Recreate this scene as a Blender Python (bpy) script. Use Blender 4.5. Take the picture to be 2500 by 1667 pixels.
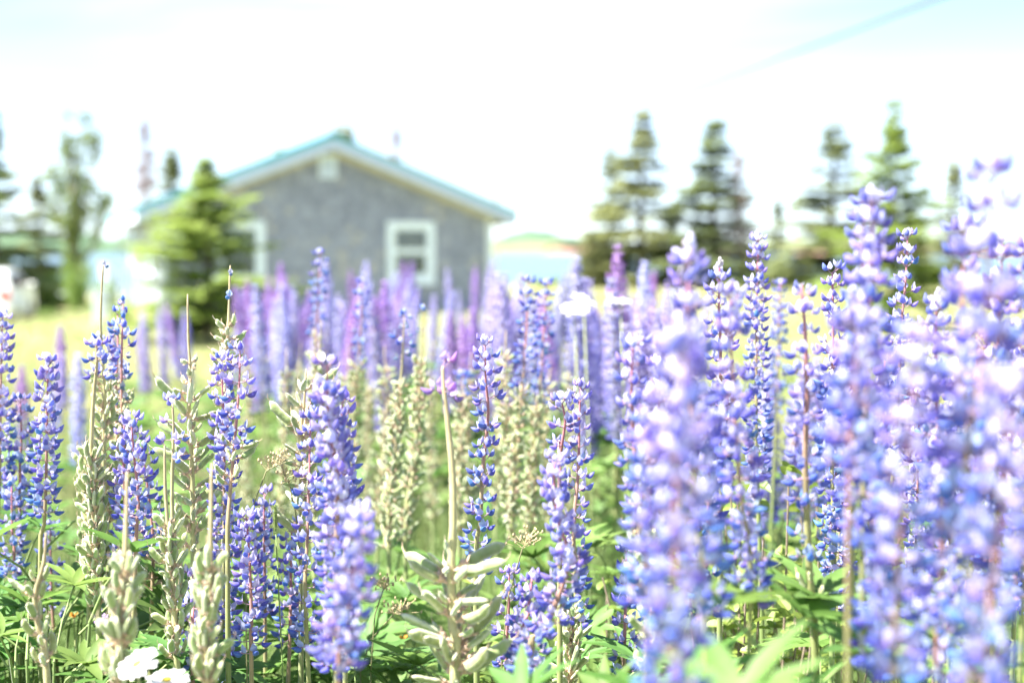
import bpy, math, random
import numpy as np
from mathutils import Vector, Matrix, Euler

random.seed(7)
rng = np.random.default_rng(7)
R = math.radians
SC = bpy.context.scene
for o in list(bpy.data.objects):
    bpy.data.objects.remove(o)

# ------------------------------------------------------------------ camera
CAM_Z = 1.35
FPX = 50.0 / 36.0 * 2500.0
PITCH = math.atan((833.5 - 610.0) / FPX)
cam_d = bpy.data.cameras.new('camera')
cam = bpy.data.objects.new('camera', cam_d)
SC.collection.objects.link(cam)
cam.location = (0, 0, CAM_Z)
cam.rotation_euler = (math.pi / 2 - PITCH, 0, 0)
cam_d.lens = 50
cam_d.sensor_width = 36
cam_d.clip_start = 0.05
cam_d.clip_end = 9000
cam_d.dof.use_dof = True
cam_d.dof.focus_distance = 1.5
cam_d.dof.aperture_fstop = 3.5
cam_d.dof.aperture_blades = 0
SC.camera = cam

# ------------------------------------------------------------------ light
SUN_EL, SUN_AZ = R(58), R(-108)          # azimuth from +Y towards +X
sd = Vector((math.sin(SUN_AZ) * math.cos(SUN_EL), math.cos(SUN_AZ) * math.cos(SUN_EL), math.sin(SUN_EL)))
world = bpy.data.worlds.new('World')
SC.world = world
world.use_nodes = True
wn, wl = world.node_tree.nodes, world.node_tree.links
wn.clear()
w_out = wn.new('ShaderNodeOutputWorld')
w_bg = wn.new('ShaderNodeBackground')
w_sky = wn.new('ShaderNodeTexSky')
w_sky.sky_type = 'NISHITA'
w_sky.sun_disc = False
w_sky.sun_elevation = SUN_EL
w_sky.sun_rotation = SUN_AZ
w_sky.air_density = 0.58
w_sky.dust_density = 0.0
w_sky.ozone_density = 3.0
w_tc = wn.new('ShaderNodeTexCoord')
w_map = wn.new('ShaderNodeMapping')
w_map.inputs['Scale'].default_value = (-1.6, 1.6, 9.0)
w_map.inputs['Location'].default_value = (7.7, 0.0, 0.0)
w_map.inputs['Rotation'].default_value = (0.0, 0.12, 0.0)
w_no = wn.new('ShaderNodeTexNoise')
w_no.inputs['Scale'].default_value = 1.3
w_no.inputs['Detail'].default_value = 5
w_no.inputs['Distortion'].default_value = 0.6
w_rp = wn.new('ShaderNodeValToRGB')
w_rp.color_ramp.elements[0].position = 0.36
w_rp.color_ramp.elements[1].position = 0.74
w_mx = wn.new('ShaderNodeMix')
w_mx.data_type = 'RGBA'
w_mx.inputs[7].default_value = (4.2, 4.55, 4.85, 1)
w_ml = wn.new('ShaderNodeMath')
w_ml.operation = 'MULTIPLY'
w_ml.inputs[1].default_value = 0.8
wl.new(w_tc.outputs['Generated'], w_map.inputs['Vector'])
wl.new(w_map.outputs['Vector'], w_no.inputs['Vector'])
wl.new(w_no.outputs['Fac'], w_rp.inputs['Fac'])
wl.new(w_rp.outputs['Color'], w_ml.inputs[0])
w_sx = wn.new('ShaderNodeSeparateXYZ')
w_hz = wn.new('ShaderNodeMapRange')              # thin summer haze whitening the sky towards the horizon
w_hz.inputs[1].default_value = 0.0; w_hz.inputs[2].default_value = 0.19
w_hz.inputs[3].default_value = 0.6; w_hz.inputs[4].default_value = 0.0
w_mm = wn.new('ShaderNodeMath'); w_mm.operation = 'SMOOTH_MAX'; w_mm.inputs[2].default_value = 0.35
wl.new(w_tc.outputs['Generated'], w_sx.inputs[0])
wl.new(w_sx.outputs['Z'], w_hz.inputs[0])
wl.new(w_ml.outputs[0], w_mm.inputs[0]); wl.new(w_hz.outputs[0], w_mm.inputs[1])
wl.new(w_mm.outputs[0], w_mx.inputs[0])
wl.new(w_sky.outputs['Color'], w_mx.inputs[6])
wl.new(w_mx.outputs[2], w_bg.inputs['Color'])
w_bg.inputs['Strength'].default_value = 0.05
wl.new(w_bg.outputs['Background'], w_out.inputs['Surface'])

sun_d = bpy.data.lights.new('sun', 'SUN')
sun_d.energy = 3.1
sun_d.angle = R(0.53)
sun_d.color = (1.0, 0.96, 0.89)
sun = bpy.data.objects.new('sun', sun_d)
SC.collection.objects.link(sun)
sun.location = (-20, -5, 40)
sun.rotation_euler = (-sd).to_track_quat('-Z', 'Y').to_euler()

SC.view_settings.view_transform = 'Standard'
SC.view_settings.look = 'None'
SC.view_settings.exposure = 2.95
SC.view_settings.gamma = 1.0
SC.view_settings.use_curve_mapping = False
SC.cycles.use_denoising = True
SC.cycles.max_bounces = 8
SC.cycles.transparent_max_bounces = 6
SC.cycles.transmission_bounces = 6
SC.cycles.diffuse_bounces = 4

# ------------------------------------------------------------------ helpers
COL = SC.collection
cp, sp_ = math.cos(PITCH), math.sin(PITCH)


def ray(px, py):
    x, u = (px - 1250.0) / FPX, (833.5 - py) / FPX
    return Vector((x, cp + u * sp_, -sp_ + u * cp))


def at(px, py, Y):
    d = ray(px, py)
    return Vector((0, 0, CAM_Z)) + d * (Y / d.y)


def sstep(a, b, v):
    t = min(1.0, max(0.0, (v - a) / (b - a)))
    return t * t * (3 - 2 * t)


def ground(x, y):
    z = 0.22 * (1 - sstep(3, 12, y))
    z -= 0.66 * sstep(8.5, 13, -x) * sstep(16, 34, y)
    k = sstep(34, 100, y)
    z -= k * (0.95 + 0.35 * sstep(30, 8, abs(x + 16)) * 0)
    z -= 2.2 * sstep(92, 116, y)
    z += 0.02 * math.sin(x * 1.3 + y * .7) * math.sin(y * 1.1 - x * .4) * (1 - sstep(60, 90, y))
    return z


def pset(o, label=None, cat=None, group=None, kind=None):
    if label: o['label'] = label
    if cat: o['category'] = cat
    if group: o['group'] = group
    if kind: o['kind'] = kind
    return o


def link(name, data, parent=None, loc=None, rot=None, scale=None):
    o = bpy.data.objects.new(name, data)
    COL.objects.link(o)
    if parent is not None: o.parent = parent
    if loc is not None: o.location = loc
    if rot is not None: o.rotation_euler = rot
    if scale is not None: o.scale = scale if hasattr(scale, '__len__') else (scale,) * 3
    return o


def empty(name, loc, label=None, cat=None, group=None, rz=0.0):
    o = link(name, None, None, loc, (0, 0, rz))
    o.empty_display_size = 0.05
    return pset(o, label, cat, group)


class MB:
    def __init__(s):
        s.v, s.f, s.m, s.c = [], [], [], []
        s.mat = 0
        s.val = 0.0

    def add(s, vs, fs):
        b = len(s.v)
        s.v.extend(vs)
        s.c.extend([s.val] * len(vs))
        for f in fs:
            s.f.append([i + b for i in f]); s.m.append(s.mat)

    def box(s, x0, x1, y0, y1, z0, z1):
        s.add([(x0, y0, z0), (x1, y0, z0), (x1, y1, z0), (x0, y1, z0), (x0, y0, z1), (x1, y0, z1), (x1, y1, z1), (x0, y1, z1)],
              [(0, 3, 2, 1), (4, 5, 6, 7), (0, 1, 5, 4), (1, 2, 6, 5), (2, 3, 7, 6), (3, 0, 4, 7)])

    def prism(s, poly, y0, y1):
        """polygon in xz, extruded along y"""
        n = len(poly)
        vs = [(x, y0, z) for x, z in poly] + [(x, y1, z) for x, z in poly]
        fs = [tuple(range(n)), tuple(range(2 * n - 1, n - 1, -1))]
        for i in range(n):
            j = (i + 1) % n
            fs.append((i, i + n, j + n, j))
        s.add(vs, fs)

    def tube(s, pts, rad, n=6, vals=None, cap=True):
        pts = [Vector(p) for p in pts]
        b = len(s.v)
        k = len(pts)
        ref = Vector((0.31, 0.95, 0.05))
        for i, p in enumerate(pts):
            t = (pts[min(i + 1, k - 1)] - pts[max(i - 1, 0)])
            if t.length < 1e-9: t = Vector((0, 0, 1))
            t.normalize()
            a = t.cross(ref)
            if a.length < 1e-3: a = t.cross(Vector((1, 0, 0)))
            a.normalize()
            c = t.cross(a)
            r = rad[i] if hasattr(rad, '__len__') else rad
            for j in range(n):
                w = 2 * math.pi * j / n
                s.v.append(tuple(p + a * (math.cos(w) * r) + c * (math.sin(w) * r)))
                s.c.append(vals[i] if vals else s.val)
        for i in range(k - 1):
            for j in range(n):
                j2 = (j + 1) % n
                s.f.append([b + i * n + j, b + i * n + j2, b + (i + 1) * n + j2, b + (i + 1) * n + j]); s.m.append(s.mat)
        if cap:
            s.f.append([b + j for j in range(n)][::-1]); s.m.append(s.mat)
            s.f.append([b + (k - 1) * n + j for j in range(n)]); s.m.append(s.mat)

    def ell(s, c, r, M=None, nu=6, nv=4):
        c = Vector(c)
        vs, fs = [], []
        for i in range(nv + 1):
            th = math.pi * i / nv
            if i in (0, nv):
                vs.append((math.cos(th) * r[0], 0, 0)); continue
            for j in range(nu):
                ph = 2 * math.pi * j / nu
                vs.append((math.cos(th) * r[0], math.sin(th) * math.cos(ph) * r[1], math.sin(th) * math.sin(ph) * r[2]))
        for j in range(nu):
            fs.append((0, 1 + j, 1 + (j + 1) % nu))
            e = len(vs) - 1
            fs.append((e, e - nu + (j + 1) % nu, e - nu + j))
        for i in range(nv - 2):
            for j in range(nu):
                a, b2 = 1 + i * nu + j, 1 + i * nu + (j + 1) % nu
                fs.append((a, a + nu, b2 + nu, b2))
        out = []
        for v in vs:
            v = Vector(v)
            if M is not None: v = M @ v
            out.append(tuple(v + c))
        s.add(out, fs)

    def merge(s, o, M, val=None):
        b = len(s.v)
        for v in o.v: s.v.append(tuple(M @ Vector(v)))
        s.c.extend(o.c if val is None else [val] * len(o.v))
        for f, m in zip(o.f, o.m):
            s.f.append([i + b for i in f]); s.m.append(m)

    def mesh(s, name, mats, smooth=True, vals=False):
        me = bpy.data.meshes.new(name)
        me.from_pydata(s.v, [], s.f)
        for m in (mats if isinstance(mats, (list, tuple)) else [mats]): me.materials.append(m)
        me.polygons.foreach_set('material_index', s.m)
        if smooth: me.polygons.foreach_set('use_smooth', [True] * len(s.f))
        if vals:
            a = me.attributes.new('tone', 'FLOAT', 'POINT')
            a.data.foreach_set('value', s.c)
        me.update()
        return me

    def build(s, name, mats, parent=None, loc=None, rot=None, smooth=False, vals=False):
        return link(name, s.mesh(name, mats, smooth, vals), parent, loc, rot)


# ------------------------------------------------------------------ materials
def nodes_of(name):
    m = bpy.data.materials.new(name)
    m.use_nodes = True
    nt = m.node_tree
    nt.nodes.clear()
    return m, nt.nodes, nt.links


def mat_basic(name, col, rough=0.6, var=0.12, nscale=30.0, metal=0.0, bump=0.0, col2=None, spec=0.4, obj_var=0.0, sheen=0.0, transl=0.0, tone=None, detail=4):
    """procedural: noise between two colours, optional per-object change, translucency and a 'tone' attribute ramp"""
    m, N, L = nodes_of(name)
    out = N.new('ShaderNodeOutputMaterial')
    p = N.new('ShaderNodeBsdfPrincipled')
    p.inputs['Roughness'].default_value = rough
    p.inputs['Metallic'].default_value = metal
    p.inputs['Specular IOR Level'].default_value = spec
    if sheen:
        p.inputs['Sheen Weight'].default_value = sheen
        p.inputs['Sheen Roughness'].default_value = 0.4
    tc = N.new('ShaderNodeTexCoord')
    no = N.new('ShaderNodeTexNoise')
    no.inputs['Scale'].default_value = nscale
    no.inputs['Detail'].default_value = detail
    L.new(tc.outputs['Object'], no.inputs['Vector'])
    mx = N.new('ShaderNodeMix'); mx.data_type = 'RGBA'
    c2 = col2 or tuple(max(0.0, c * (1 - 2 * var)) for c in col)
    c1 = col if col2 else tuple(min(1.0, c * (1 + var)) for c in col)
    mx.inputs[6].default_value = (*c1, 1)
    mx.inputs[7].default_value = (*c2, 1)
    rp = N.new('ShaderNodeMapRange')
    rp.inputs[1].default_value = 0.32; rp.inputs[2].default_value = 0.68
    L.new(no.outputs['Fac'], rp.inputs[0])
    L.new(rp.outputs[0], mx.inputs[0])
    c = mx.outputs[2]
    if tone:
        at_ = N.new('ShaderNodeAttribute'); at_.attribute_name = 'tone'
        rm = N.new('ShaderNodeValToRGB')
        els = rm.color_ramp.elements
        while len(els) < len(tone): els.new(0.5)
        for e, (pp, cc) in zip(els, tone):
            e.position = pp; e.color = (*cc, 1)
        L.new(at_.outputs['Fac'], rm.inputs['Fac'])
        m2 = N.new('ShaderNodeMix'); m2.data_type = 'RGBA'; m2.blend_type = 'MULTIPLY'
        m2.inputs[0].default_value = 1.0
        L.new(rm.outputs['Color'], m2.inputs[6]); L.new(c, m2.inputs[7])
        c = m2.outputs[2]
    if obj_var:
        oi = N.new('ShaderNodeObjectInfo')
        hs = N.new('ShaderNodeHueSaturation')
        a = N.new('ShaderNodeMapRange')
        a.inputs[3].default_value = 1 - obj_var; a.inputs[4].default_value = 1 + obj_var
        L.new(oi.outputs['Random'], a.inputs[0])
        L.new(a.outputs[0], hs.inputs['Value'])
        b = N.new('ShaderNodeMath'); b.operation = 'MULTIPLY_ADD'
        b.inputs[1].default_value = 0.05; b.inputs[2].default_value = 0.475
        fr = N.new('ShaderNodeMath'); fr.operation = 'FRACT'
        ml = N.new('ShaderNodeMath'); ml.operation = 'MULTIPLY'; ml.inputs[1].default_value = 17.3
        L.new(oi.outputs['Random'], ml.inputs[0]); L.new(ml.outputs[0], fr.inputs[0]); L.new(fr.outputs[0], b.inputs[0])
        L.new(b.outputs[0], hs.inputs['Hue'])
        L.new(c, hs.inputs['Color'])
        c = hs.outputs['Color']
    L.new(c, p.inputs['Base Color'])
    if bump:
        bp = N.new('ShaderNodeBump')
        bp.inputs['Strength'].default_value = bump
        bp.inputs['Distance'].default_value = 0.01
        L.new(no.outputs['Fac'], bp.inputs['Height'])
        L.new(bp.outputs['Normal'], p.inputs['Normal'])
    if transl:
        tr = N.new('ShaderNodeBsdfTranslucent')
        L.new(c, tr.inputs['Color'])
        ms = N.new('ShaderNodeMixShader')
        ms.inputs[0].default_value = transl
        L.new(p.outputs[0], ms.inputs[1]); L.new(tr.outputs[0], ms.inputs[2])
        L.new(ms.outputs[0], out.inputs['Surface'])
    else:
        L.new(p.outputs[0], out.inputs['Surface'])
    return m


GRN = (0.10, 0.19, 0.045)
M = {}
M['leaf'] = mat_basic('lupin leaf', (0.17, 0.29, 0.075), 0.55, nscale=60, col2=(0.12, 0.225, 0.055), obj_var=0.22, transl=0.48)
M['stem'] = mat_basic('lupin stem', (1, 1, 1), 0.6, var=0.08, nscale=140, sheen=0.3,
                      tone=[(0.0, (0.42, 0.14, 0.19)), (0.25, (0.38, 0.20, 0.17)), (0.5, (0.30, 0.29, 0.12)), (1.0, (0.19, 0.26, 0.08))])
M['stem_dry'] = mat_basic('dry stem', (1, 1, 1), 0.7, var=0.14, nscale=140, sheen=0.3,
                          tone=[(0.0, (0.36, 0.28, 0.17)), (0.3, (0.46, 0.41, 0.21)), (0.6, (0.46, 0.46, 0.22)), (1.0, (0.28, 0.35, 0.12))])
M['calyx'] = mat_basic('calyx', (0.42, 0.26, 0.36), 0.6, nscale=300, sheen=0.3, transl=0.2, obj_var=0.1)
M['calyx_dry'] = mat_basic('dry calyx', (0.58, 0.45, 0.33), 0.8, nscale=300, col2=(0.44, 0.29, 0.20), sheen=0.4)
AGES = [((0.48, 0.45, 0.78), (0.82, 0.80, 0.89)),
        ((0.27, 0.24, 0.67), (0.72, 0.67, 0.86)),
        ((0.175, 0.19, 0.62), (0.58, 0.57, 0.82)),
        ((0.12, 0.20, 0.58), (0.44, 0.50, 0.76)),
        ((0.20, 0.28, 0.44), (0.48, 0.50, 0.56)),
        ((0.40, 0.22, 0.60), (0.72, 0.52, 0.80))]
for i, (wg, bn) in enumerate(AGES):
    M['wing%d' % i] = mat_basic('wing petal %d' % i, wg, 0.5, var=0.10, nscale=220, obj_var=0.13, transl=0.45, sheen=0.2)
    M['ban%d' % i] = mat_basic('banner petal %d' % i, bn, 0.55, nscale=170, col2=tuple(c * .72 for c in bn[:2]) + (bn[2] * .9,), obj_var=0.10, transl=0.5, sheen=0.2)
M['bud'] = mat_basic('bud', (0.62, 0.66, 0.46), 0.6, nscale=200, col2=(0.55, 0.45, 0.62), sheen=0.4, transl=0.2, obj_var=0.1)
M['pod'] = mat_basic('pod', (1, 1, 1), 0.7, var=.12, nscale=140, tone=[(0.0, (0.33, 0.42, 0.16)), (0.45, (0.44, 0.50, 0.24)), (1.0, (0.66, 0.67, 0.47))], sheen=1.0, transl=0.15, obj_var=0.14, bump=0.15)
M['white_petal'] = mat_basic('daisy petal', (0.82, 0.80, 0.82), 0.6, var=0.03, transl=0.25)
M['yellow'] = mat_basic('daisy disc', (0.75, 0.55, 0.06), 0.8, nscale=600, bump=0.4)
M['orange'] = mat_basic('orange petal', (0.75, 0.30, 0.03), 0.7, nscale=300, transl=0.2)
M['grass'] = mat_basic('grass', (1, 1, 1), 0.6, var=0.1, nscale=3, transl=0.35,
                       tone=[(0.0, (0.15, 0.26, 0.065)), (0.45, (0.21, 0.30, 0.085)), (0.75, (0.28, 0.31, 0.13)), (1.0, (0.37, 0.34, 0.19))])
M['shrub'] = mat_basic('shrub leaf', (0.26, 0.32, 0.07), 0.45, nscale=40, col2=(0.17, 0.25, 0.05), transl=0.4)
M['bush'] = mat_basic('bush leaf', (0.24, 0.34, 0.08), 0.5, nscale=2, col2=(0.14, 0.24, 0.06), transl=0.45)
M['twig'] = mat_basic('twig', (0.26, 0.20, 0.15), 0.8, nscale=60, bump=0.3)
M['dryseed'] = mat_basic('dry grass', (0.48, 0.38, 0.22), 0.8, nscale=200)
M['spruce'] = mat_basic('spruce needles', (0.32, 0.36, 0.16), 0.55, nscale=1.5, col2=(0.22, 0.265, 0.12), transl=0.55, obj_var=0.15)
M['spruce_b'] = mat_basic('young spruce needles', (0.34, 0.42, 0.11), 0.5, nscale=3, col2=(0.21, 0.30, 0.075), transl=0.5)
M['bark'] = mat_basic('bark', (0.16, 0.12, 0.09), 0.9, nscale=8, bump=0.6)
M['bark_p'] = mat_basic('pale bark', (0.36, 0.31, 0.26), 0.85, nscale=6, bump=0.4)
M['dead'] = mat_basic('dead wood', (0.38, 0.29, 0.28), 0.9, nscale=5, col2=(0.24, 0.17, 0.16), bump=0.4)
M['poplar'] = mat_basic('poplar leaf', (0.24, 0.30, 0.09), 0.5, nscale=1.2, col2=(0.15, 0.21, 0.06), transl=0.45)
M['white'] = mat_basic('white paint', (0.71, 0.79, 0.87), 0.45, var=0.05, nscale=14, bump=0.05)
M['whitew'] = mat_basic('weathered white paint', (0.66, 0.72, 0.78), 0.6, nscale=9, col2=(0.57, 0.62, 0.67), bump=0.1)
M['fascia'] = mat_basic('fascia', (0.47, 0.56, 0.73), 0.6, nscale=7, col2=(0.42, 0.50, 0.66))
M['tan'] = mat_basic('tan frieze', (0.46, 0.44, 0.37), 0.7, nscale=8)
M['teal'] = mat_basic('teal metal', (0.07, 0.31, 0.36), 0.38, nscale=4, col2=(0.10, 0.37, 0.41), spec=0.5)
M['shingle'] = mat_basic('cedar shingle', (1, 1, 1), 0.85, var=0.10, nscale=26, bump=0.4,
                         tone=[(0.0, (0.25, 0.27, 0.335)), (0.5, (0.315, 0.34, 0.42)), (0.85, (0.37, 0.395, 0.475)), (1.0, (0.44, 0.43, 0.42))])
M['sheath'] = mat_basic('sheathing', (0.20, 0.19, 0.18), 0.9)
M['dark'] = mat_basic('dark room', (0.10, 0.10, 0.10), 0.9)
M['curtain'] = mat_basic('blind', (0.42, 0.42, 0.42), 0.8, nscale=40)
M['concrete'] = mat_basic('concrete', (0.42, 0.41, 0.38), 0.85, nscale=5, bump=0.3)
M['glass'] = mat_basic('window glass', (0.05, 0.07, 0.07), 0.06, var=0.05, spec=0.6)
M['carpaint'] = mat_basic('car paint', (0.76, 0.77, 0.77), 0.22, var=0.02, spec=0.6)
M['carglass'] = mat_basic('car glass', (0.04, 0.055, 0.06), 0.05, var=0.05, spec=0.7)
M['rubber'] = mat_basic('rubber', (0.035, 0.035, 0.035), 0.8)
M['rim'] = mat_basic('alloy', (0.5, 0.5, 0.52), 0.35, metal=0.8)
M['redlight'] = mat_basic('tail lamp', (0.55, 0.04, 0.02), 0.2, spec=0.6)
M['plastic'] = mat_basic('dark trim', (0.06, 0.06, 0.065), 0.6)
M['wire'] = mat_basic('wire', (0.10, 0.11, 0.12), 0.6)
M['hill'] = mat_basic('far woods', (0.075, 0.13, 0.07), 0.9, nscale=0.05, col2=(0.05, 0.10, 0.06))
M['redcliff'] = mat_basic('red sandstone', (0.30, 0.165, 0.11), 0.9, nscale=0.08, col2=(0.24, 0.15, 0.105))
M['farfield'] = mat_basic('far field', (0.20, 0.20, 0.10), 0.9, nscale=0.02, col2=(0.13, 0.17, 0.08))


def ground_material():
    m, N, L = nodes_of('meadow ground')
    out = N.new('ShaderNodeOutputMaterial')
    p = N.new('ShaderNodeBsdfPrincipled')
    p.inputs['Roughness'].default_value = 0.9
    p.inputs['Specular IOR Level'].default_value = 0.2
    tc = N.new('ShaderNodeTexCoord')
    n1 = N.new('ShaderNodeTexNoise'); n1.inputs['Scale'].default_value = 0.55; n1.inputs['Detail'].default_value = 6
    n2 = N.new('ShaderNodeTexNoise'); n2.inputs['Scale'].default_value = 9; n2.inputs['Detail'].default_value = 8; n2.inputs['Roughness'].default_value = 0.7
    L.new(tc.outputs['Object'], n1.inputs['Vector']); L.new(tc.outputs['Object'], n2.inputs['Vector'])
    r1 = N.new('ShaderNodeValToRGB')
    r1.color_ramp.elements[0].position = 0.36; r1.color_ramp.elements[0].color = (0.22, 0.27, 0.09, 1)
    r1.color_ramp.elements[1].position = 0.62; r1.color_ramp.elements[1].color = (0.35, 0.32, 0.18, 1)
    e = r1.color_ramp.elements.new(0.5); e.color = (0.29, 0.295, 0.13, 1)
    L.new(n1.outputs['Fac'], r1.inputs['Fac'])
    mx = N.new('ShaderNodeMix'); mx.data_type = 'RGBA'; mx.blend_type = 'MULTIPLY'
    mx.inputs[0].default_value = 0.7
    r2 = N.new('ShaderNodeValToRGB')
    r2.color_ramp.elements[0].position = 0.3; r2.color_ramp.elements[0].color = (0.45, 0.5, 0.4, 1)
    r2.color_ramp.elements[1].position = 0.65; r2.color_ramp.elements[1].color = (1.15, 1.1, 1.05, 1)
    L.new(n2.outputs['Fac'], r2.inputs['Fac'])
    L.new(r1.outputs['Color'], mx.inputs[6]); L.new(r2.outputs['Color'], mx.inputs[7])
    L.new(mx.outputs[2], p.inputs['Base Color'])
    bp = N.new('ShaderNodeBump'); bp.inputs['Strength'].default_value = 0.8; bp.inputs['Distance'].default_value = 0.05
    L.new(n2.outputs['Fac'], bp.inputs['Height']); L.new(bp.outputs['Normal'], p.inputs['Normal'])
    L.new(p.outputs[0], out.inputs['Surface'])
    return m


def water_material():
    m, N, L = nodes_of('bay water')
    out = N.new('ShaderNodeOutputMaterial')
    p = N.new('ShaderNodeBsdfPrincipled')
    p.inputs['Base Color'].default_value = (0.105, 0.16, 0.20, 1)
    p.inputs['Roughness'].default_value = 0.45
    p.inputs['IOR'].default_value = 1.33
    p.inputs['Specular IOR Level'].default_value = 0.22
    tc = N.new('ShaderNodeTexCoord')
    mp = N.new('ShaderNodeMapping'); mp.inputs['Scale'].default_value = (0.5, 1.4, 1)
    n1 = N.new('ShaderNodeTexNoise'); n1.inputs['Scale'].default_value = 1.1; n1.inputs['Detail'].default_value = 6
    L.new(tc.outputs['Object'], mp.inputs['Vector']); L.new(mp.outputs['Vector'], n1.inputs['Vector'])
    bp = N.new('ShaderNodeBump'); bp.inputs['Strength'].default_value = 1.0; bp.inputs['Distance'].default_value = 0.6
    L.new(n1.outputs['Fac'], bp.inputs['Height']); L.new(bp.outputs['Normal'], p.inputs['Normal'])
    L.new(p.outputs[0], out.inputs['Surface'])
    return m


# ------------------------------------------------------------------ setting
ys = [-30, -15, -6, -2] + [i * 0.5 for i in range(0, 30)] + [15 + i for i in range(0, 30)] + [45 + 3 * i for i in range(0, 26)]
xs = [-600, -350, -200, -120, -80, -55] + [-40 + i * 1.0 for i in range(0, 81)] + [55, 80, 120, 200, 350, 600]
vs = [(x, y, ground(x, y)) for y in ys for x in xs]
nx = len(xs)
fs = [(j * nx + i, j * nx + i + 1, (j + 1) * nx + i + 1, (j + 1) * nx + i) for j in range(len(ys) - 1) for i in range(nx - 1)]
mb = MB(); mb.add(vs, fs)
pset(mb.build('ground', ground_material(), smooth=True), kind='structure')

mb = MB()
mb.add([(-4000, 96, -1.22), (4000, 96, -1.22), (4000, 6000, -1.22), (-4000, 6000, -1.22)], [(0, 1, 2, 3)])
pset(mb.build('water', water_material()), kind='structure')


def far_land(name, x0, x1, y, h, mat, step=6, rough=0.35, depth=160, prof=None):
    mb = MB()
    n = int((x1 - x0) / step) + 1
    for j, (dy, k) in enumerate(((0, 0), (4, 0.55), (20, .85), (depth * .4, 1.0), (depth, .7))):
        for i in range(n):
            x = x0 + i * step
            t = i / (n - 1)
            e = min(1, t / .06, (1 - t) / .06)
            b = h * (prof(t) if prof else 1)
            w = 1 + rough * (.5 * math.sin(i * .9 + j) + .3 * math.sin(i * 2.3 + 1) + random.uniform(-.6, .6)) * (k > 0)
            mb.v.append((x + random.uniform(-2, 2), y + dy, -1.6 + (b * k * w + .4) * e)); mb.c.append(0)
    for j in range(4):
        for i in range(n - 1):
            a = j * n + i
            mb.f.append([a, a + 1, a + n + 1, a + n]); mb.m.append(0)
    return pset(mb.build(name, mat, smooth=True), kind='structure')


F1 = 900.0
def fx(px, D): return (px - 1250) / FPX * D
far_land('far_hill', fx(1150, 1000), fx(1560, 1000), 1000, 17, M['hill'], 7, .15, 200, lambda t: .25 + .75 * math.sin(math.pi * min(1, t * 1.15)) ** .8)
far_land('far_field', fx(1180, 930), fx(1760, 930), 930, 7.5, M['farfield'], 8, .12)
far_land('red_cliff', fx(1325, 915), fx(1500, 915), 915, 6.5, M['redcliff'], 5, .2, 12)
far_land('far_shore', fx(-700, 1000), fx(520, 1000), 1000, 12, M['hill'], 6, .4)
far_land('far_shore', fx(1650, 950), fx(3400, 950), 950, 8, M['farfield'], 8, .2)
far_land('red_cliff', fx(1900, 940), fx(3300, 940), 940, 4.5, M['redcliff'], 8, .3, 8)
far_land('far_hill', fx(1800, 1300), fx(3300, 1300), 1300, 12, M['hill'], 10, .3)
far_land('far_field', -2800, fx(-600, 1100), 1100, 12, M['hill'], 20, .3)
far_land('far_field', fx(3200, 1100), 2800, 1100, 12, M['hill'], 20, .3)

# ------------------------------------------------------------------ house
HA = R(19)
house = empty('cottage', (-3.80, 30.0, 0), 'weathered grey shingled cottage with teal metal roof and white window trim', 'house', rz=HA)
HW, RW, HL = 3.52, 4.02, 9.0
APEX, SLOPE = 3.73, 0.386
EAVE = APEX - SLOPE * RW


def roof_z(x): return APEX - SLOPE * abs(x)


mb = MB()
wt = APEX - 0.30
mb.prism([(-HW, -.3), (HW, -.3), (HW, wt - SLOPE * HW), (0, wt), (-HW, wt - SLOPE * HW)], 0.0, 0.12)
mb.prism([(-HW, -.3), (HW, -.3), (HW, wt - SLOPE * HW), (0, wt), (-HW, wt - SLOPE * HW)], HL - .12, HL)
mb.box(-HW, -HW + .12, .12, HL - .12, -.3, wt - SLOPE * HW)
mb.box(HW - .12, HW, .12, HL - .12, -.3, wt - SLOPE * HW)
# openings are cut by building windows as boxes standing proud, opaque panes whose dark colour stands for the unlit room
mb.build('wall', M['sheath'], house)

mb = MB()
def shingles(mb, u0, u1, zmax, place, skip):
    row = 0
    z = -0.06
    while z < 3.6:
        u = u0 - random.uniform(0, .12)
        while u < u1:
            w = random.uniform(.09, .17)
            a, b = max(u, u0), min(u + w - .006, u1)
            u += w
            if b - a < .02: continue
            top = min(z + .17, zmax(a), zmax(b))
            if top - z < .03: continue
            cx, cz = (a + b) / 2, z + .07
            if any(x0 < cx < x1 and y0 < cz < y1 for x0, x1, y0, y1 in skip): continue
            th = random.uniform(.018, .030)
            dz = random.uniform(-.006, .006)
            mb.val = min(1, max(0, random.gauss(.42, .28) + .3 * math.sin(cx * .9 + 1) * math.sin(cz * 1.7))) if random.random() > .02 else 1.0
            q = [(a, th, z + dz), (b, th, z + dz), (b, .003, top), (a, .003, top), (a, 0, z + dz), (b, 0, z + dz)]
            mb.add([place(*c) for c in q], [(0, 1, 2, 3), (4, 5, 1, 0), (4, 0, 3), (1, 5, 2)])
        z += .127
        row += 1


def up(px, Yg=0):  # pixel x on the gable plane -> local u
    d = ray(px, 600)
    # C + t*(ca,sa) = s*d
    ca, sa = math.cos(HA), math.sin(HA)
    s = (-3.80 * sa - 30.0 * ca) / (d.x * sa - d.y * ca)
    return (d.x * s + 3.80) * ca + (d.y * s - 30) * sa


def vp(px, py):
    u = up(px)
    Y = 30 + u * math.sin(HA)
    return at(px, py, Y).z


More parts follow.
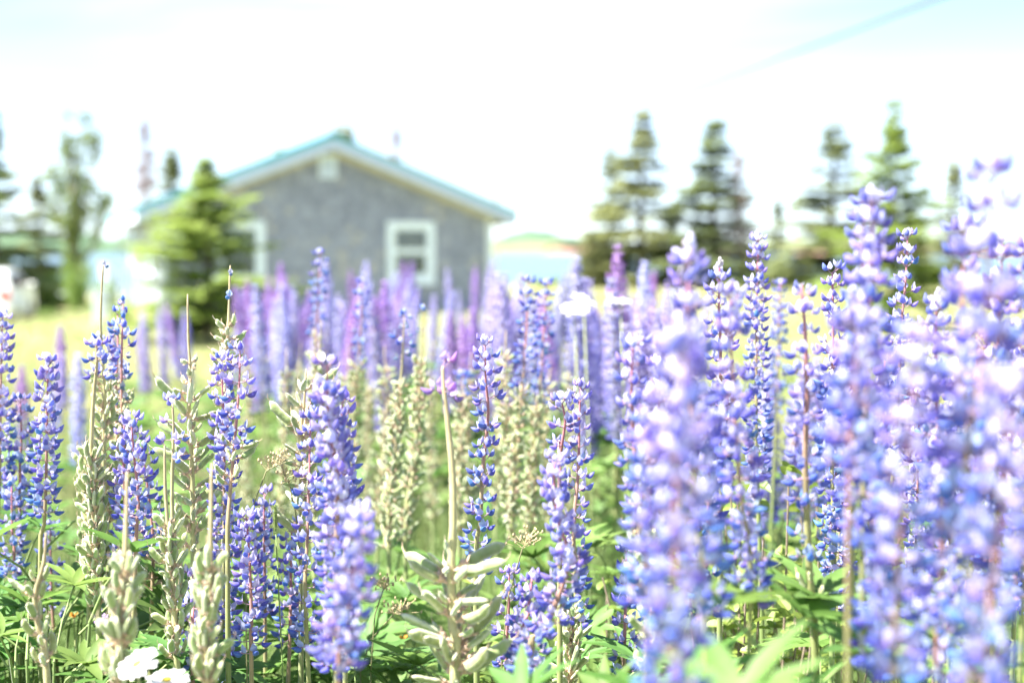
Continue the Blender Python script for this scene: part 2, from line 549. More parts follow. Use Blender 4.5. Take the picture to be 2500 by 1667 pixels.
WIN = [(up(944), up(1060), vp(1000, 690), vp(1000, 541)), (up(568), up(646), vp(600, 632), vp(600, 541))]
WIN[1] = (WIN[1][1] - (WIN[0][1] - WIN[0][0]), WIN[1][1], WIN[0][2], WIN[0][3])
VENT = (up(780), up(822), vp(800, 436), vp(800, 380))
gz = lambda u: wt - SLOPE * abs(u) - .02
shingles(mb, -HW + .1, HW - .1, gz, lambda u, d, z: (u, -d, z), [(a + .03, b - .03, c, d) for a, b, c, d in WIN])
lwz = wt - SLOPE * HW
LWIN = [(1.2, 2.15), (4.3, 5.25)]
shingles(mb, .1, HL - .1, lambda u: lwz, lambda u, d, z: (-HW - d, u, z), [(a, b, .85, 1.85) for a, b in LWIN] + [(6.9, 7.8, -.1, 1.95)])
shingles(mb, .1, HL - .1, lambda u: lwz, lambda u, d, z: (HW + d, u, z), [])
pset(mb.build('shingle_siding', M['shingle'], house, vals=True), kind='stuff')

for x in (-HW, HW):
    s = 1 if x > 0 else -1
    mb = MB()
    mb.prism([(x - s * .10, -.15), (x + s * .032, -.15), (x + s * .032, lwz - .02), (x - s * .10, lwz + .01)], -.034, -.002)
    mb.box(*sorted((x + s * .002, x + s * .030)), .0, .10, -.15, lwz - .02)
    mb.build('corner_board', M['whitew'], house)
mb = MB(); mb.box(-HW - .05, HW + .05, -.05, HL, -.6, -.08); mb.build('foundation', M['concrete'], house)

# roof
roof = empty('roof', (0, 0, 0)); roof.parent = house
for s in (-1, 1):
    mb = MB()
    poly = [(0, APEX - .09), (s * RW, EAVE - .09), (s * RW, EAVE), (0, APEX)]
    mb.prism(poly if s > 0 else poly[::-1], -.42, HL + .4)
    mb.build('roof_panel', M['teal'], roof)
    mb = MB()
    for k in range(16):
        y = -.2 + k * .62
        a = [(0, APEX + .002), (s * RW, EAVE + .002), (s * RW, EAVE + .03), (0, APEX + .03)]
        mb.prism(a if s > 0 else a[::-1], y, y + .03)
    mb.build('standing_seam', M['teal'], roof)
    mb = MB()
    poly = [(s * .0, APEX - .095), (s * (RW - .02), EAVE - .095 + SLOPE * .02), (s * (RW - .02), EAVE - .30 + SLOPE * .02), (0, APEX - .30)]
    mb.prism(poly if s > 0 else poly[::-1], -.40, -.37)
    mb.build('rake_board', M['fascia'], roof)
    mb = MB()
    mb.box(*sorted((s * (RW - .02), s * (RW - .05))), -.365, HL + .36, EAVE - .28, EAVE - .08)
    mb.build('eave_board', M['white'], roof)
    mb = MB()
    poly = [(0, APEX - .26), (s * (RW - .055), EAVE - .245), (s * (RW - .055), EAVE - .27), (0, APEX - .285)]
    mb.prism(poly if s > 0 else poly[::-1], -.36, HL + .35)
    mb.build('soffit', M['tan'], roof)
    mb = MB()
    poly = [(0, APEX - .29), (s * HW, APEX - .29 - SLOPE * HW), (s * HW, APEX - .40 - SLOPE * HW), (0, APEX - .40)]
    mb.prism(poly if s > 0 else poly[::-1], -.035, -.005)
    mb.build('frieze_board', M['tan'], roof)
mb = MB()
mb.prism([(-.18, APEX - .05), (0, APEX + .02), (.18, APEX - .05), (.18, APEX - .02), (0, APEX + .055), (-.18, APEX - .02)], -.44, HL + .42)
mb.build('ridge_cap', M['teal'], roof)


def frame(mb, u0, u1, z0, z1, t, d0, d1, P):
    def bx(a, b, c, d):
        q = [P(x, y, z) for x in (a, b) for y in (d0, d1) for z in (c, d)]
        mb.add(q, [(0, 1, 3, 2), (4, 6, 7, 5), (0, 4, 5, 1), (2, 3, 7, 6), (0, 2, 6, 4), (1, 5, 7, 3)])
    bx(u0, u1, z0, z0 + t); bx(u0, u1, z1 - t, z1)
    bx(u0, u0 + t, z0 + t, z1 - t); bx(u1 - t, u1, z0 + t, z1 - t)
    return bx


def window(u0, u1, z0, z1, P, parent):
    w = empty('window', (0, 0, 0)); w.parent = parent
    mb = MB(); bx = frame(mb, u0, u1, z0, z1, .13, .0, .045, P)
    mb.build('window_trim', M['white'], w)
    a, b, c, d = u0 + .13, u1 - .13, z0 + .13, z1 - .13
    mid = (c + d) / 2
    mb = MB(); bx = frame(mb, a, b, c, mid + .02, .065, -.01, .018, P)
    mb.build('sash', M['white'], w)
    mb = MB(); bx = frame(mb, a, b, mid + .022, d, .055, -.0, .03, P)
    mb.build('sash', M['white'], w)
    mb = MB(); bx = frame(mb, a + .05, b - .05, mid + .07, d - .05, .004, .003, .012, P)
    for k in (1, 2):
        x = a + .055 + (b - a - .11) * k / 3
        bx(x - .008, x + .008, mid + .07, d - .05)
    zz = (mid + .07 + d - .05) / 2
    mb.build('muntin', M['white'], w)
    for lo, hi in ((c + .06, mid - .04), (mid + .07, d - .05)):
        mb = MB()
        q = [P(x, .002, z) for x, z in ((a + .05, lo), (b - .05, lo), (b - .05, hi), (a + .05, hi))]
        q2 = [P(x, -.004, z) for x, z in ((a + .05, lo), (b - .05, lo), (b - .05, hi), (a + .05, hi))]
        mb.add(q + q2, [(0, 1, 2, 3), (7, 6, 5, 4), (0, 4, 5, 1), (1, 5, 6, 2), (2, 6, 7, 3), (3, 7, 4, 0)])
        mb.build('pane', M['glass'], w)
    mb = MB(); frame(mb, u0 - .03, u1 + .03, z0 - .05, z0 - .002, .024, .0, .08, P)
    mb.build('sill', M['white'], w)


PG = lambda u, d, z: (u, -.024 - d, z)
PLW = lambda u, d, z: (-HW - .024 - d, u, z)
for a, b, c, d in WIN: window(a, b, c, d, PG, house)
for a, b in LWIN: window(a, b, .85, 1.85, PLW, house)
vent = empty('gable_vent', (0, 0, 0)); vent.parent = house
mb = MB(); frame(mb, VENT[0], VENT[1], VENT[2], VENT[3], .045, 0, .05, PG); mb.build('vent_frame', M['white'], vent)
for k in range(7):
    z = VENT[2] + .05 + k * (VENT[3] - VENT[2] - .1) / 7
    mb = MB()
    q = [PG(VENT[0] + .045, .035, z), PG(VENT[1] - .045, .035, z), PG(VENT[1] - .045, .004, z + .055), PG(VENT[0] + .045, .004, z + .055)]
    q += [(x, y + .004, zz + .004) for x, y, zz in q]
    mb.add(q, [(0, 1, 2, 3), (7, 6, 5, 4), (0, 4, 5, 1), (1, 5, 6, 2), (2, 6, 7, 3), (3, 7, 4, 0)])
    mb.build('louver', M['white'], vent)
# side door, porch deck and railing on the sunny wall
mb = MB(); frame(mb, 6.9, 7.8, -.05, 1.95, .09, 0, .05, PLW); door = mb.build('door', M['white'], house)
mb = MB(); mb.box(-HW - .05, -HW - .026, 6.99, 7.71, 0, 1.86); mb.build('door_panel', M['white'], door)
mb = MB(); mb.tube([(-HW - .06, 7.1, .95), (-HW - .10, 7.1, .95), (-HW - .12, 7.1, .95)], [.012, .012, .025], 8); mb.build('door_handle', M['rim'], door)
porch = empty('porch', (0, 0, 0)); porch.parent = house
mb = MB(); mb.box(-HW - .75, -HW - .06, 6.0, 8.9, -.5, -.08); mb.build('deck', M['whitew'], porch)
for y in (6.05, 7.45, 8.85):
    mb = MB(); mb.box(-HW - .73, -HW - .61, y - .06, y + .06, -.076, 1.02); mb.build('railing_post', M['white'], porch)
for y0, y1 in ((6.12, 7.38), (7.52, 8.78)):
    for k in range(7):
        y = y0 + .05 + k * (y1 - y0 - .2) / 6
        mb = MB(); mb.box(-HW - .69, -HW - .65, y, y + .12, .05, .86); mb.build('railing_board', M['white'], porch)
    mb = MB(); mb.box(-HW - .72, -HW - .62, y0, y1, .865, .94); mb.build('handrail', M['white'], porch)
for k in range(3):
    x = -HW - .57 + k * .17
    mb = MB(); mb.box(x, x + .12, 6.02, 6.06, .05, .86); mb.build('railing_board', M['white'], porch)
mb = MB(); mb.box(-HW - .605, -HW - .04, 6.0, 6.08, .865, .94); mb.build('handrail', M['white'], porch)

# white utility box standing on the grass by the cottage corner
p0 = at(246, 790, 24.5)
gzz = ground(p0.x, p0.y)
ub = empty('utility_box', (p0.x, p0.y, gzz), 'white painted upright utility box on the grass before the cottage corner', 'utility box', rz=.2)
mb = MB(); mb.box(-.12, .12, -.1, .1, -.05, .62); mb.build('cabinet', M['white'], ub)
mb = MB(); mb.prism([(-.14, .622), (.14, .622), (.14, .65), (0, .69), (-.14, .65)], -.12, .12); mb.build('lid', M['whitew'], ub)
mb = MB(); mb.box(-.09, .09, -.112, -.102, .08, .55); mb.build('door', M['whitew'], ub)

# ------------------------------------------------------------------ car
def build_car():
    yaw = R(10)                                    # heading away and slightly left
    rc = at(25, 700, 36.0)                         # rear right corner
    c0, s0 = math.cos(yaw), math.sin(yaw)
    W2, Ln = 0.86, 4.2
    # local x right, y forward; origin at centre of the rear end
    ox = rc.x - (W2 * c0)
    oy = rc.y - (W2 * s0)
    gz_ = ground(ox, oy + 1)
    car = empty('parked_car', (ox, oy, gz_), 'white hatchback car parked on the lawn with a red tail lamp', 'car', rz=yaw)
    prof = [(.02, .45), (0, .62), (.06, .98), (.22, 1.38), (.45, 1.46), (1.7, 1.50), (2.35, 1.42), (3.15, 1.02), (3.95, .88), (4.18, .66), (4.2, .42), (3.9, .28), (.25, .28)]
    mb = MB()
    rings = []
    for xx, sx in ((-1.0, 0), (-.86, 1), (.86, 1), (1.0, 0)):
        pass
    secs = [(-W2, .93, .0), (-W2 * .93, 1.0, .03), (W2 * .93, 1.0, .03), (W2, .93, .0)]
    n = len(prof)
    for x, k, _ in secs:
        for (y, z) in prof:
            tum = 1 - .16 * max(0, (z - .95) / .5)
            yc = 2.1 + (y - 2.1) * (0.985 if k < 1 else 1.0)
            zz = z if k == 1.0 else .28 + (z - .28) * .975
            mb.v.append((x * tum, yc, zz)); mb.c.append(0)
    for r in range(3):
        for i in range(n):
            j = (i + 1) % n
            mb.f.append([r * n + i, r * n + j, (r + 1) * n + j, (r + 1) * n + i]); mb.m.append(0)
    mb.f.append(list(range(n))); mb.m.append(0)
    mb.f.append([3 * n + i for i in range(n)][::-1]); mb.m.append(0)
    body = mb.build('body', M['carpaint'], car)
    bv = body.modifiers.new('bevel', 'BEVEL'); bv.width = .035; bv.segments = 2; bv.limit_method = 'ANGLE'

    def side_poly(name, pts, s, mat, off=.012, th=.01):
        mb = MB()
        q = []
        for y, z in pts:
            tum = 1 - .16 * max(0, (z - .95) / .5)
            q.append((s * (W2 * tum + off), y, z))
        q2 = [(x - s * th, y, z) for x, y, z in q]
        k = len(q)
        fs = [tuple(range(k)), tuple(range(2 * k - 1, k - 1, -1))] + [(i, i + k, (i + 1) % k + k, (i + 1) % k) for i in range(k)]
        mb.add(q + q2, fs)
        return mb.build(name, mat, car)
    for s in (-1, 1):
        side_poly('side_window', [(.40, 1.02), (.52, 1.34), (1.05, 1.37), (1.05, 1.02)], s, M['carglass'])
        side_poly('side_window', [(1.12, 1.02), (1.12, 1.37), (1.80, 1.38), (1.92, 1.02)], s, M['carglass'])
        side_poly('side_window', [(1.99, 1.02), (1.88, 1.37), (2.25, 1.35), (2.92, 1.02)], s, M['carglass'])
        side_poly('door_seam', [(1.08, .4), (1.08, 1.0), (1.095, 1.0), (1.095, .4)], s, M['plastic'], .006, .008)
        side_poly('door_seam', [(1.95, .4), (1.95, 1.0), (1.965, 1.0), (1.965, .4)], s, M['plastic'], .006, .008)
        side_poly('sill_trim', [(1.1, .29), (1.1, .36), (3.1, .36), (3.1, .29)], s, M['plastic'], .012, .02)
        for yy, zz in ((1.2, .86), (2.1, .86)):
            side_poly('door_handle', [(yy, zz), (yy, zz + .03), (yy + .18, zz + .03), (yy + .18, zz)], s, M['carpaint'], .03, .02)
        mb = MB(); mb.ell((s * .98, 2.72, 1.05), (.10, .07, .075), None, 8, 6); mb.build('wing_mirror', M['carpaint'], car, smooth=True)
        mb = MB()
        pts = [(-.012, .70), (.0, .92), (.035, .98)]
        mb.box(*sorted((s * .60, s * (W2 - .02))), -.035, .06, .74, .97)
        mb.build('tail_light', M['redlight'], car)
        mb = MB(); mb.box(*sorted((s * .52, s * .80)), 4.12, 4.205, .60, .72); mb.build('headlight', M['carglass'], car)
        for y in (.75, 3.35):
            wh = empty('wheel', (s * .76, y, .31)); wh.parent = car
            mb = MB()
            pr = [(-.11, .20), (-.11, .285), (-.08, .31), (.08, .31), (.11, .285), (.11, .20)]
            k = 24
            for (xx, r) in pr:
                for j in range(k):
                    a = 2 * math.pi * j / k
                    mb.v.append((xx, math.cos(a) * r, math.sin(a) * r)); mb.c.append(0)
            for i in range(5):
                for j in range(k):
                    mb.f.append([i * k + j, i * k + (j + 1) % k, (i + 1) * k + (j + 1) % k, (i + 1) * k + j]); mb.m.append(0)
            mb.build('tyre', M['rubber'], wh, smooth=True)
            mb = MB()
            mb.tube([(-.09, 0, 0), (.075, 0, 0)], .205, 20)
            for j in range(5):
                a = 2 * math.pi * j / 5
                mb.tube([(s * .08, 0, 0), (s * .10, math.cos(a) * .19, math.sin(a) * .19)], .022, 5)
            mb.build('rim', M['rim'], wh)
    mb = MB()
    mb.add([(-.62, .055, 1.04), (.62, .055, 1.04), (.56, .19, 1.36), (-.56, .19, 1.36), (-.62, .075, 1.04), (.62, .075, 1.04), (.56, .21, 1.36), (-.56, .21, 1.36)],
           [(0, 1, 2, 3), (7, 6, 5, 4), (0, 4, 5, 1), (1, 5, 6, 2), (2, 6, 7, 3), (3, 7, 4, 0)])
    mb.build('rear_window', M['carglass'], car)
    mb = MB()
    mb.add([(-.72, 3.10, 1.065), (.72, 3.10, 1.065), (.62, 2.42, 1.405), (-.62, 2.42, 1.405), (-.72, 3.09, 1.05), (.72, 3.09, 1.05), (.62, 2.41, 1.39), (-.62, 2.41, 1.39)],
           [(0, 1, 2, 3), (7, 6, 5, 4), (0, 4, 5, 1), (1, 5, 6, 2), (2, 6, 7, 3), (3, 7, 4, 0)])
    mb.build('windscreen', M['carglass'], car)
    mb = MB(); mb.box(-.84, .84, -.06, .10, .36, .60)
    b = mb.build('bumper', M['carpaint'], car); bv = b.modifiers.new('bevel', 'BEVEL'); bv.width = .03; bv.segments = 2
    mb = MB(); mb.box(-.26, .26, -.022, .0, .68, .80); mb.build('licence_plate', M['whitew'], car)


build_car()

# ------------------------------------------------------------------ trees
def needle_spray(mb, p, d, L, dens, w, val=0.0, droop=.15):
    """twig p->p+d*L clothed with narrow needle-tuft blades"""
    d = d.normalized()
    up_ = Vector((0, 0, 1))
    s = d.cross(up_)
    if s.length < .05: s = Vector((1, 0, 0))
    s.normalize()
    n = max(3, int(L * dens))
    for i in range(n):
        t = (i + random.random() * .8) / n
        b = p + d * (L * t) + Vector((0, 0, -droop * L * t * t))
        for sg in (-1, 1):
            ln = w * random.uniform(.6, 1.3) * (1 - .55 * t)
            dirv = (d * random.uniform(.35, .9) + s * sg * random.uniform(.5, 1.0) + up_ * random.uniform(-.35, .35)).normalized()
            e = b + dirv * ln
            wd = up_.cross(dirv)
            if wd.length < .05: wd = s
            wd = (wd.normalized() + up_ * random.uniform(-.7, .7)).normalized() * ln * random.uniform(.28, .45)
            mb.add([tuple(b), tuple(b + (e - b) * .45 + wd), tuple(e), tuple(b + (e - b) * .45 - wd)], [(0, 1, 2, 3)])


def spruce_mesh(h, rad, seed, whorl=.28, dens=9, tw=.22, gap=.12, top_thin=1.0, irregular=.3, bare=.06, lift=0.0):
    random.seed(seed)
    tr, cr = MB(), MB()
    tr.tube([(0, 0, -.2), (.01 * h, 0, h * .33), (0, .01 * h, h * .66), (0, 0, h)], [h * .018 + .02, h * .014 + .012, h * .008 + .008, .004], 7)
    z = h * bare
    while z < h * .985:
        t = z / h
        r = rad * (1 - t) ** .95 * (1 if t < .75 else top_thin) + .05
        if t < .18: r *= .75 + t
        nb = random.randint(5, 7) if t < .8 else 4
        a0 = random.random() * 6.28
        for k in range(nb):
            if random.random() < gap: continue
            a = a0 + k * 6.283 / nb + random.uniform(-.3, .3)
            L = r * random.uniform(1 - irregular, 1 + irregular * .7)
            el = (.55 if t > .75 else .12 if t > .4 else -.08) + lift + random.uniform(-.12, .12)
            d = Vector((math.cos(a) * math.cos(el), math.sin(a) * math.cos(el), math.sin(el)))
            p = Vector((0, 0, z + random.uniform(-.08, .08)))
            tip = p + d * L + Vector((0, 0, -.10 * L))
            tr.tube([p, p + d * L * .5, tip], [.004 + .008 * L, .003 + .004 * L, .002], 4, cap=False)
            needle_spray(cr, p + d * (.12 * L), d, L * .9, dens, tw)
            ns = max(1, int(L / .22))
            side = d.cross(Vector((0, 0, 1))).normalized()
            for q in range(ns):
                tt = .22 + .7 * q / ns
                for sg in (-1, 1):
                    if random.random() < .15: continue
                    b = p + d * (L * tt) + Vector((0, 0, -.1 * L * tt * tt))
                    dd = (d * .7 + side * sg * random.uniform(.5, 1.0) + Vector((0, 0, random.uniform(-.25, .12)))).normalized()
                    needle_spray(cr, b, dd, L * (1 - tt) * .75 + .08, dens, tw * .85)
        z += whorl * random.uniform(.75, 1.25) * (1 if t < .7 else .7)
    return tr, cr


def tree_obj(name, loc, tr, cr, tm, cm, label, group=None, scale=1.0, rz=0.0, crown='crown'):
    o = empty(name, loc, label, 'tree', group, rz)
    o.scale = (scale,) * 3
    link('trunk', tr, o)
    if cr is not None: link(crown, cr, o)
    return o


sp_var = []
for i, (rad, gap, irr) in enumerate(((2.6, .22, .5), (2.4, .20, .45), (2.3, .25, .55), (1.45, .13, .35))):
    a, b = spruce_mesh(8.0, rad, 40 + i, whorl=.40, dens=7.5, tw=.44, gap=gap, irregular=irr, bare=.05)
    sp_var.append((a.mesh('spruce trunk', M['bark'], True), b.mesh('spruce crown', M['spruce'])))
random.seed(11)


def place_tree(px, py, D, var, label, name='spruce_tree', group=None, wx=1.0):
    top = at(px, py, D)
    g = ground(top.x, D)
    s = (top.z - g) / 8.0
    o = tree_obj(name, (top.x, D, g), sp_var[var][0], sp_var[var][1], None, None, label, group, 1.0, random.random() * 6)
    o.scale = (s * wx * 1.2, s * wx * 1.2, s)
    return o


GR = 'dark spruces along the shore'
place_tree(1570, 278, 70, 0, 'tall dark spruce by the water, nearest the cottage end of the shore row', group=GR, wx=1.15)
place_tree(1490, 345, 74, 2, 'slimmer dark spruce overlapping the tall spruce nearest the cottage', group=GR, wx=.9)
place_tree(1440, 560, 66, 1, 'low dark young spruce at the foot of the tall spruce nearest the cottage', group=GR, wx=1.5)
place_tree(1748, 285, 68, 1, 'tall dark spruce beside the pinkish dead tree', group=GR, wx=1.25)
place_tree(1900, 478, 66, 3, 'short slim dark spruce between the dead tree and the next tall spruce', group=GR, wx=1.1)
place_tree(2035, 282, 60, 2, 'tall dark spruce with ragged open branches beside the pale green spruce', group=GR, wx=1.3)
place_tree(2330, 382, 58, 3, 'slim dark spruce beyond the pale green spruce', group=GR, wx=1.2)
place_tree(1640, 520, 78, 3, 'small dark spruce at the water between two tall spruces', group=GR, wx=1.6)
place_tree(2240, 560, 70, 1, 'low dark spruce half hidden behind tall lupins', group=GR, wx=1.3)
GL = 'spruces left of the cottage'
place_tree(92, 432, 55, 0, 'small dark spruce with drooping branches behind the white car', group=GL, wx=1.1)
place_tree(417, 348, 60, 3, 'slim dark spruce rising behind the low end of the teal roof', group=GL, wx=1.0)
place_tree(-22, 270, 45, 0, 'dark spruce whose branch tips show beyond the white car', group=GL, wx=.95)
place_tree(840, 292, 62, 3, 'dark spruce tip showing above the roof ridge', group='treetops behind the cottage', wx=1.2)
place_tree(675, 352, 66, 3, 'small dark spruce tip just clearing the roof slope', group='treetops behind the cottage', wx=.8)

# young bright spruce in front of the cottage
a, b = spruce_mesh(2.75, 1.55, 77, whorl=.15, dens=22, tw=.17, gap=.2, irregular=.6, top_thin=.7, lift=.3)
p0 = at(500, 385, 21.0)
gg = ground(p0.x, 21)
random.seed(12)
o = tree_obj('spruce_tree', (p0.x, 21, gg), a.mesh('young spruce trunk', M['bark'], True), b.mesh('young spruce crown', M['spruce_b']), None, None,
             'bright green bushy young spruce in front of the cottage wall')
o.scale = (1.12, 1.1, (p0.z - gg) / 2.75)
# pale green sparse spruce on the right
a, b = spruce_mesh(4.0, 1.6, 78, whorl=.24, dens=15, tw=.25, gap=.22, irregular=.45, top_thin=.7, lift=.15)
p0 = at(2185, 255, 24.0)
gg = ground(p0.x, 24)
random.seed(13)
o = tree_obj('spruce_tree', (p0.x, 24, gg), a.mesh('pale spruce trunk', M['bark'], True), b.mesh('pale spruce crown', M['spruce_b']), None, None,
             'pale green open-branched spruce standing in the meadow before the shore row')
s = (p0.z - gg) / 4.0
o.scale = (s, s, s)


def leafy_tree(h, seed, cols, nleaf, mat, bark, lsz):
    random.seed(seed)
    tr, cr = MB(), MB()
    tr.tube([(0, 0, -.2), (.05, 0, h * .25), (-.05, .05, h * .5), (0, 0, h * .8)], [h * .022, h * .017, h * .012, h * .005], 8)
    for (x, z0, z1, r, lean) in cols:
        base = Vector((0, 0, z0 * h * .8))
        tip = Vector((x * h, lean * h, z1 * h))
        mid = base.lerp(tip, .45) + Vector((x * h * .25, 0, 0))
        tr.tube([base, mid, tip], [h * .010, h * .006, .006], 6)
        sub = []
        for k in range(26):
            t = random.uniform(.12, 1.0)
            b = (base.lerp(mid, t / .45) if t < .45 else mid.lerp(tip, (t - .45) / .55))
            a = random.random() * 6.28
            L = r * h * random.uniform(.5, 1.1) * (1 - .55 * t)
            e = b + Vector((math.cos(a) * L, math.sin(a) * L, L * random.uniform(.3, 1.1)))
            tr.tube([b, e], [.012, .004], 4, cap=False)
            sub.append((b, e))
        for k in range(nleaf):
            b, e = random.choice(sub)
            c = b.lerp(e, random.uniform(.3, 1.1)) + Vector((random.gauss(0, .12), random.gauss(0, .12), random.gauss(0, .14)))
            d = Vector((random.gauss(0, 1), random.gauss(0, 1), random.gauss(-.3, .8))).normalized()
            u = d.cross(Vector((random.gauss(0, 1), random.gauss(0, 1), random.gauss(0, 1)))).normalized()
            l = lsz * random.uniform(.6, 1.3)
            cr.add([tuple(c), tuple(c + d * l * .5 + u * l * .4), tuple(c + d * l), tuple(c + d * l * .5 - u * l * .4)], [(0, 1, 2, 3)])
    return tr, cr


a, b = leafy_tree(7.5, 90, [(-.035, .35, 1.0, .075, 0), (.05, .4, .99, .07, .03), (.13, .45, .96, .065, -.02), (-.12, .35, .78, .075, .03), (.02, .3, .74, .07, -.03), (.17, .25, .58, .06, 0), (.0, .15, .50, .045, .02), (-.02, .05, .3, .07, .06)], 520, M['poplar'], M['bark_p'], .17)
p0 = at(175, 283, 52.0); gg = ground(p0.x, 52)
o = tree_obj('poplar_tree', (p0.x, 52, gg), a.mesh('poplar trunk', M['bark_p'], True), b.mesh('poplar crown', M['poplar']), None, None, 'tall leafy poplar with forked crown beside the cottage')
s = (p0.z - gg) / 7.5; o.scale = (s, s, s)
random.seed(14)


def dead_tree(h, seed, rad):
    random.seed(seed)
    tr, cr = MB(), MB()
    tr.tube([(0, 0, -.2), (.04, 0, h * .4), (0, .03, h * .8), (.02, 0, h)], [h * .016, h * .012, h * .006, .008], 7)
    for k in range(120):
        t = random.uniform(.18, .99)
        a = random.random() * 6.28
        L = rad * 1.25 * (1 - t) ** .9 * random.uniform(.4, 1.15) + .06
        b = Vector((0, 0, t * h))
        el = random.uniform(-.1, .5)
        e = b + Vector((math.cos(a) * math.cos(el) * L, math.sin(a) * math.cos(el) * L, math.sin(el) * L))
        cr.tube([b, e], [.022, .008], 4, cap=False)
        for q in range(16):
            u = random.uniform(.25, 1)
            c = b.lerp(e, u)
            f = c + Vector((random.gauss(0, .22), random.gauss(0, .22), random.gauss(.0, .16))) * (1.15 - .7 * t)
            cr.tube([c, f], [.012, .006], 3, cap=False)
    return tr, cr


dead_var = []
for sd_, rd in ((95, 1.35), (96, 1.1)):
    a, b = dead_tree(7.0, sd_, rd)
    dead_var.append((a.mesh('dead trunk', M['dead'], True), b.mesh('dead branches', M['dead'])))
for px, py, D, v, lab in ((1805, 365, 67, 0, 'leafless pinkish dead tree beside a tall dark spruce by the water'),
                          (355, 285, 54, 1, 'leafless grey dead tree behind the low end of the teal roof'),
                          (965, 305, 62, 1, 'bare pinkish dead treetop above the far roof slope')):
    p0 = at(px, py, D); gg = ground(p0.x, D)
    s = (p0.z - gg) / 7.0
    o = tree_obj('dead_tree', (p0.x, D, gg), dead_var[v][0], dead_var[v][1], None, None, lab, 'leafless dead trees', 1.0, random.random() * 6, crown='branches')
    o.scale = (s * 1.1, s * 1.1, s)


# bushes
def bush_mesh(r, h, n, lsz, seed):
    random.seed(seed)
    mb, st = MB(), MB()
    for k in range(14):
        a = random.random() * 6.28
        e = Vector((math.cos(a) * r * random.uniform(.2, .8), math.sin(a) * r * random.uniform(.2, .8), h * random.uniform(.6, 1.0)))
        st.tube([(0, 0, -.05), e * .5 + Vector((0, 0, .1 * h)), e], [.015, .01, .004], 4, cap=False)
        for q in range(n // 14):
            t = random.uniform(.25, 1.05)
            c = e * t + Vector((random.gauss(0, r * .16), random.gauss(0, r * .16), random.gauss(0, h * .10)))
            if c.z < .02: c.z = .05
            d = Vector((random.gauss(0, 1), random.gauss(0, 1), random.gauss(.2, .7))).normalized()
            u = d.cross(Vector((random.gauss(0, 1), random.gauss(0, 1), random.gauss(0, 1)))).normalized()
            l = lsz * random.uniform(.6, 1.3)
            mb.add([tuple(c), tuple(c + d * l * .5 + u * l * .33), tuple(c + d * l), tuple(c + d * l * .5 - u * l * .33)], [(0, 1, 2, 3)])
    return st, mb


bv_ = []
for i in range(3):
    a, b = bush_mesh(1.0, 1.0, 1500, .11, 120 + i)
    bv_.append((a.mesh('bush stems', M['twig'], True), b.mesh('bush leaves', M['bush'])))
random.seed(15)


def bush(px, py, D, wpx, v, label, group=None):
    p = at(px, py, D); g = ground(p.x, D)
    h = max(.25, p.z - g); w = wpx / FPX * D / 2
    o = empty('bush', (p.x, D, g), label, 'bush', group, random.random() * 6)
    o.scale = (w, w, h)
    link('branches', bv_[v][0], o); link('foliage', bv_[v][1], o)


BG = 'bushes at the edge of the lawn'
bush(120, 665, 46, 80, 0, 'yellow-green bush beside the white car', BG)
bush(185, 640, 50, 100, 1, 'bush at the foot of the forked poplar', BG)
bush(255, 690, 34, 90, 2, 'bush beside the porch of the cottage', BG)
for px in (110, 150, 190, 228):
    bush(px, 760 + random.uniform(-6, 6), 36.5, 62, random.randint(0, 2), 'low round bush in the hedge line between car and utility box', BG)
bush(300, 740, 26, 80, 1, 'leafy bush at the sunny cottage corner behind blue lupins', BG)
for px, py in ((1330, 680), (1480, 670), (1650, 690), (1830, 665), (1960, 660), (2120, 650), (2290, 650)):
    bush(px, py, 72 + random.uniform(-6, 8), 140, random.randint(0, 2), 'low bush along the bank under the shore spruces', 'bushes along the bank')
bush(2120, 720, 23, 190, 0, 'bush at the foot of the pale green spruce')
bush(470, 735, 21.5, 240, 2, 'bush around the foot of the bright young spruce')

# utility pole far behind and overhead wire
p0 = at(1213, 385, 62)
gg = ground(p0.x, 62)
pole = empty('utility_mast', (p0.x, 62, gg), 'thin pale utility mast behind the roof end of the cottage', 'pole')
mb = MB(); mb.tube([(0, 0, -.3), (0, 0, p0.z - gg)], [.07, .045], 8); mb.build('mast', M['dead'], pole)
mb = MB(); mb.tube([(-.45, 0, p0.z - gg - .25), (.45, 0, p0.z - gg - .25)], .035, 6); mb.build('crossarm', M['dead'], pole)
for k in (-.4, .4):
    mb = MB(); mb.tube([(k, 0, p0.z - gg - .21), (k, 0, p0.z - gg - .05)], [.03, .02], 6); mb.build('insulator', M['whitew'], pole)
pa = at(1213, 388, 62); pb = at(2600, -122, 16)
pts = []
for k in range(25):
    t = k / 24
    p = pa.lerp(pb, t); p.z -= .28 * 4 * t * (1 - t) * .35
    pts.append(p)
mb = MB(); mb.tube(pts, .03, 5)
pset(mb.build('overhead_wire', M['wire'], smooth=True), 'thin dark overhead wire crossing the pale sky above the shore spruces', 'wire')

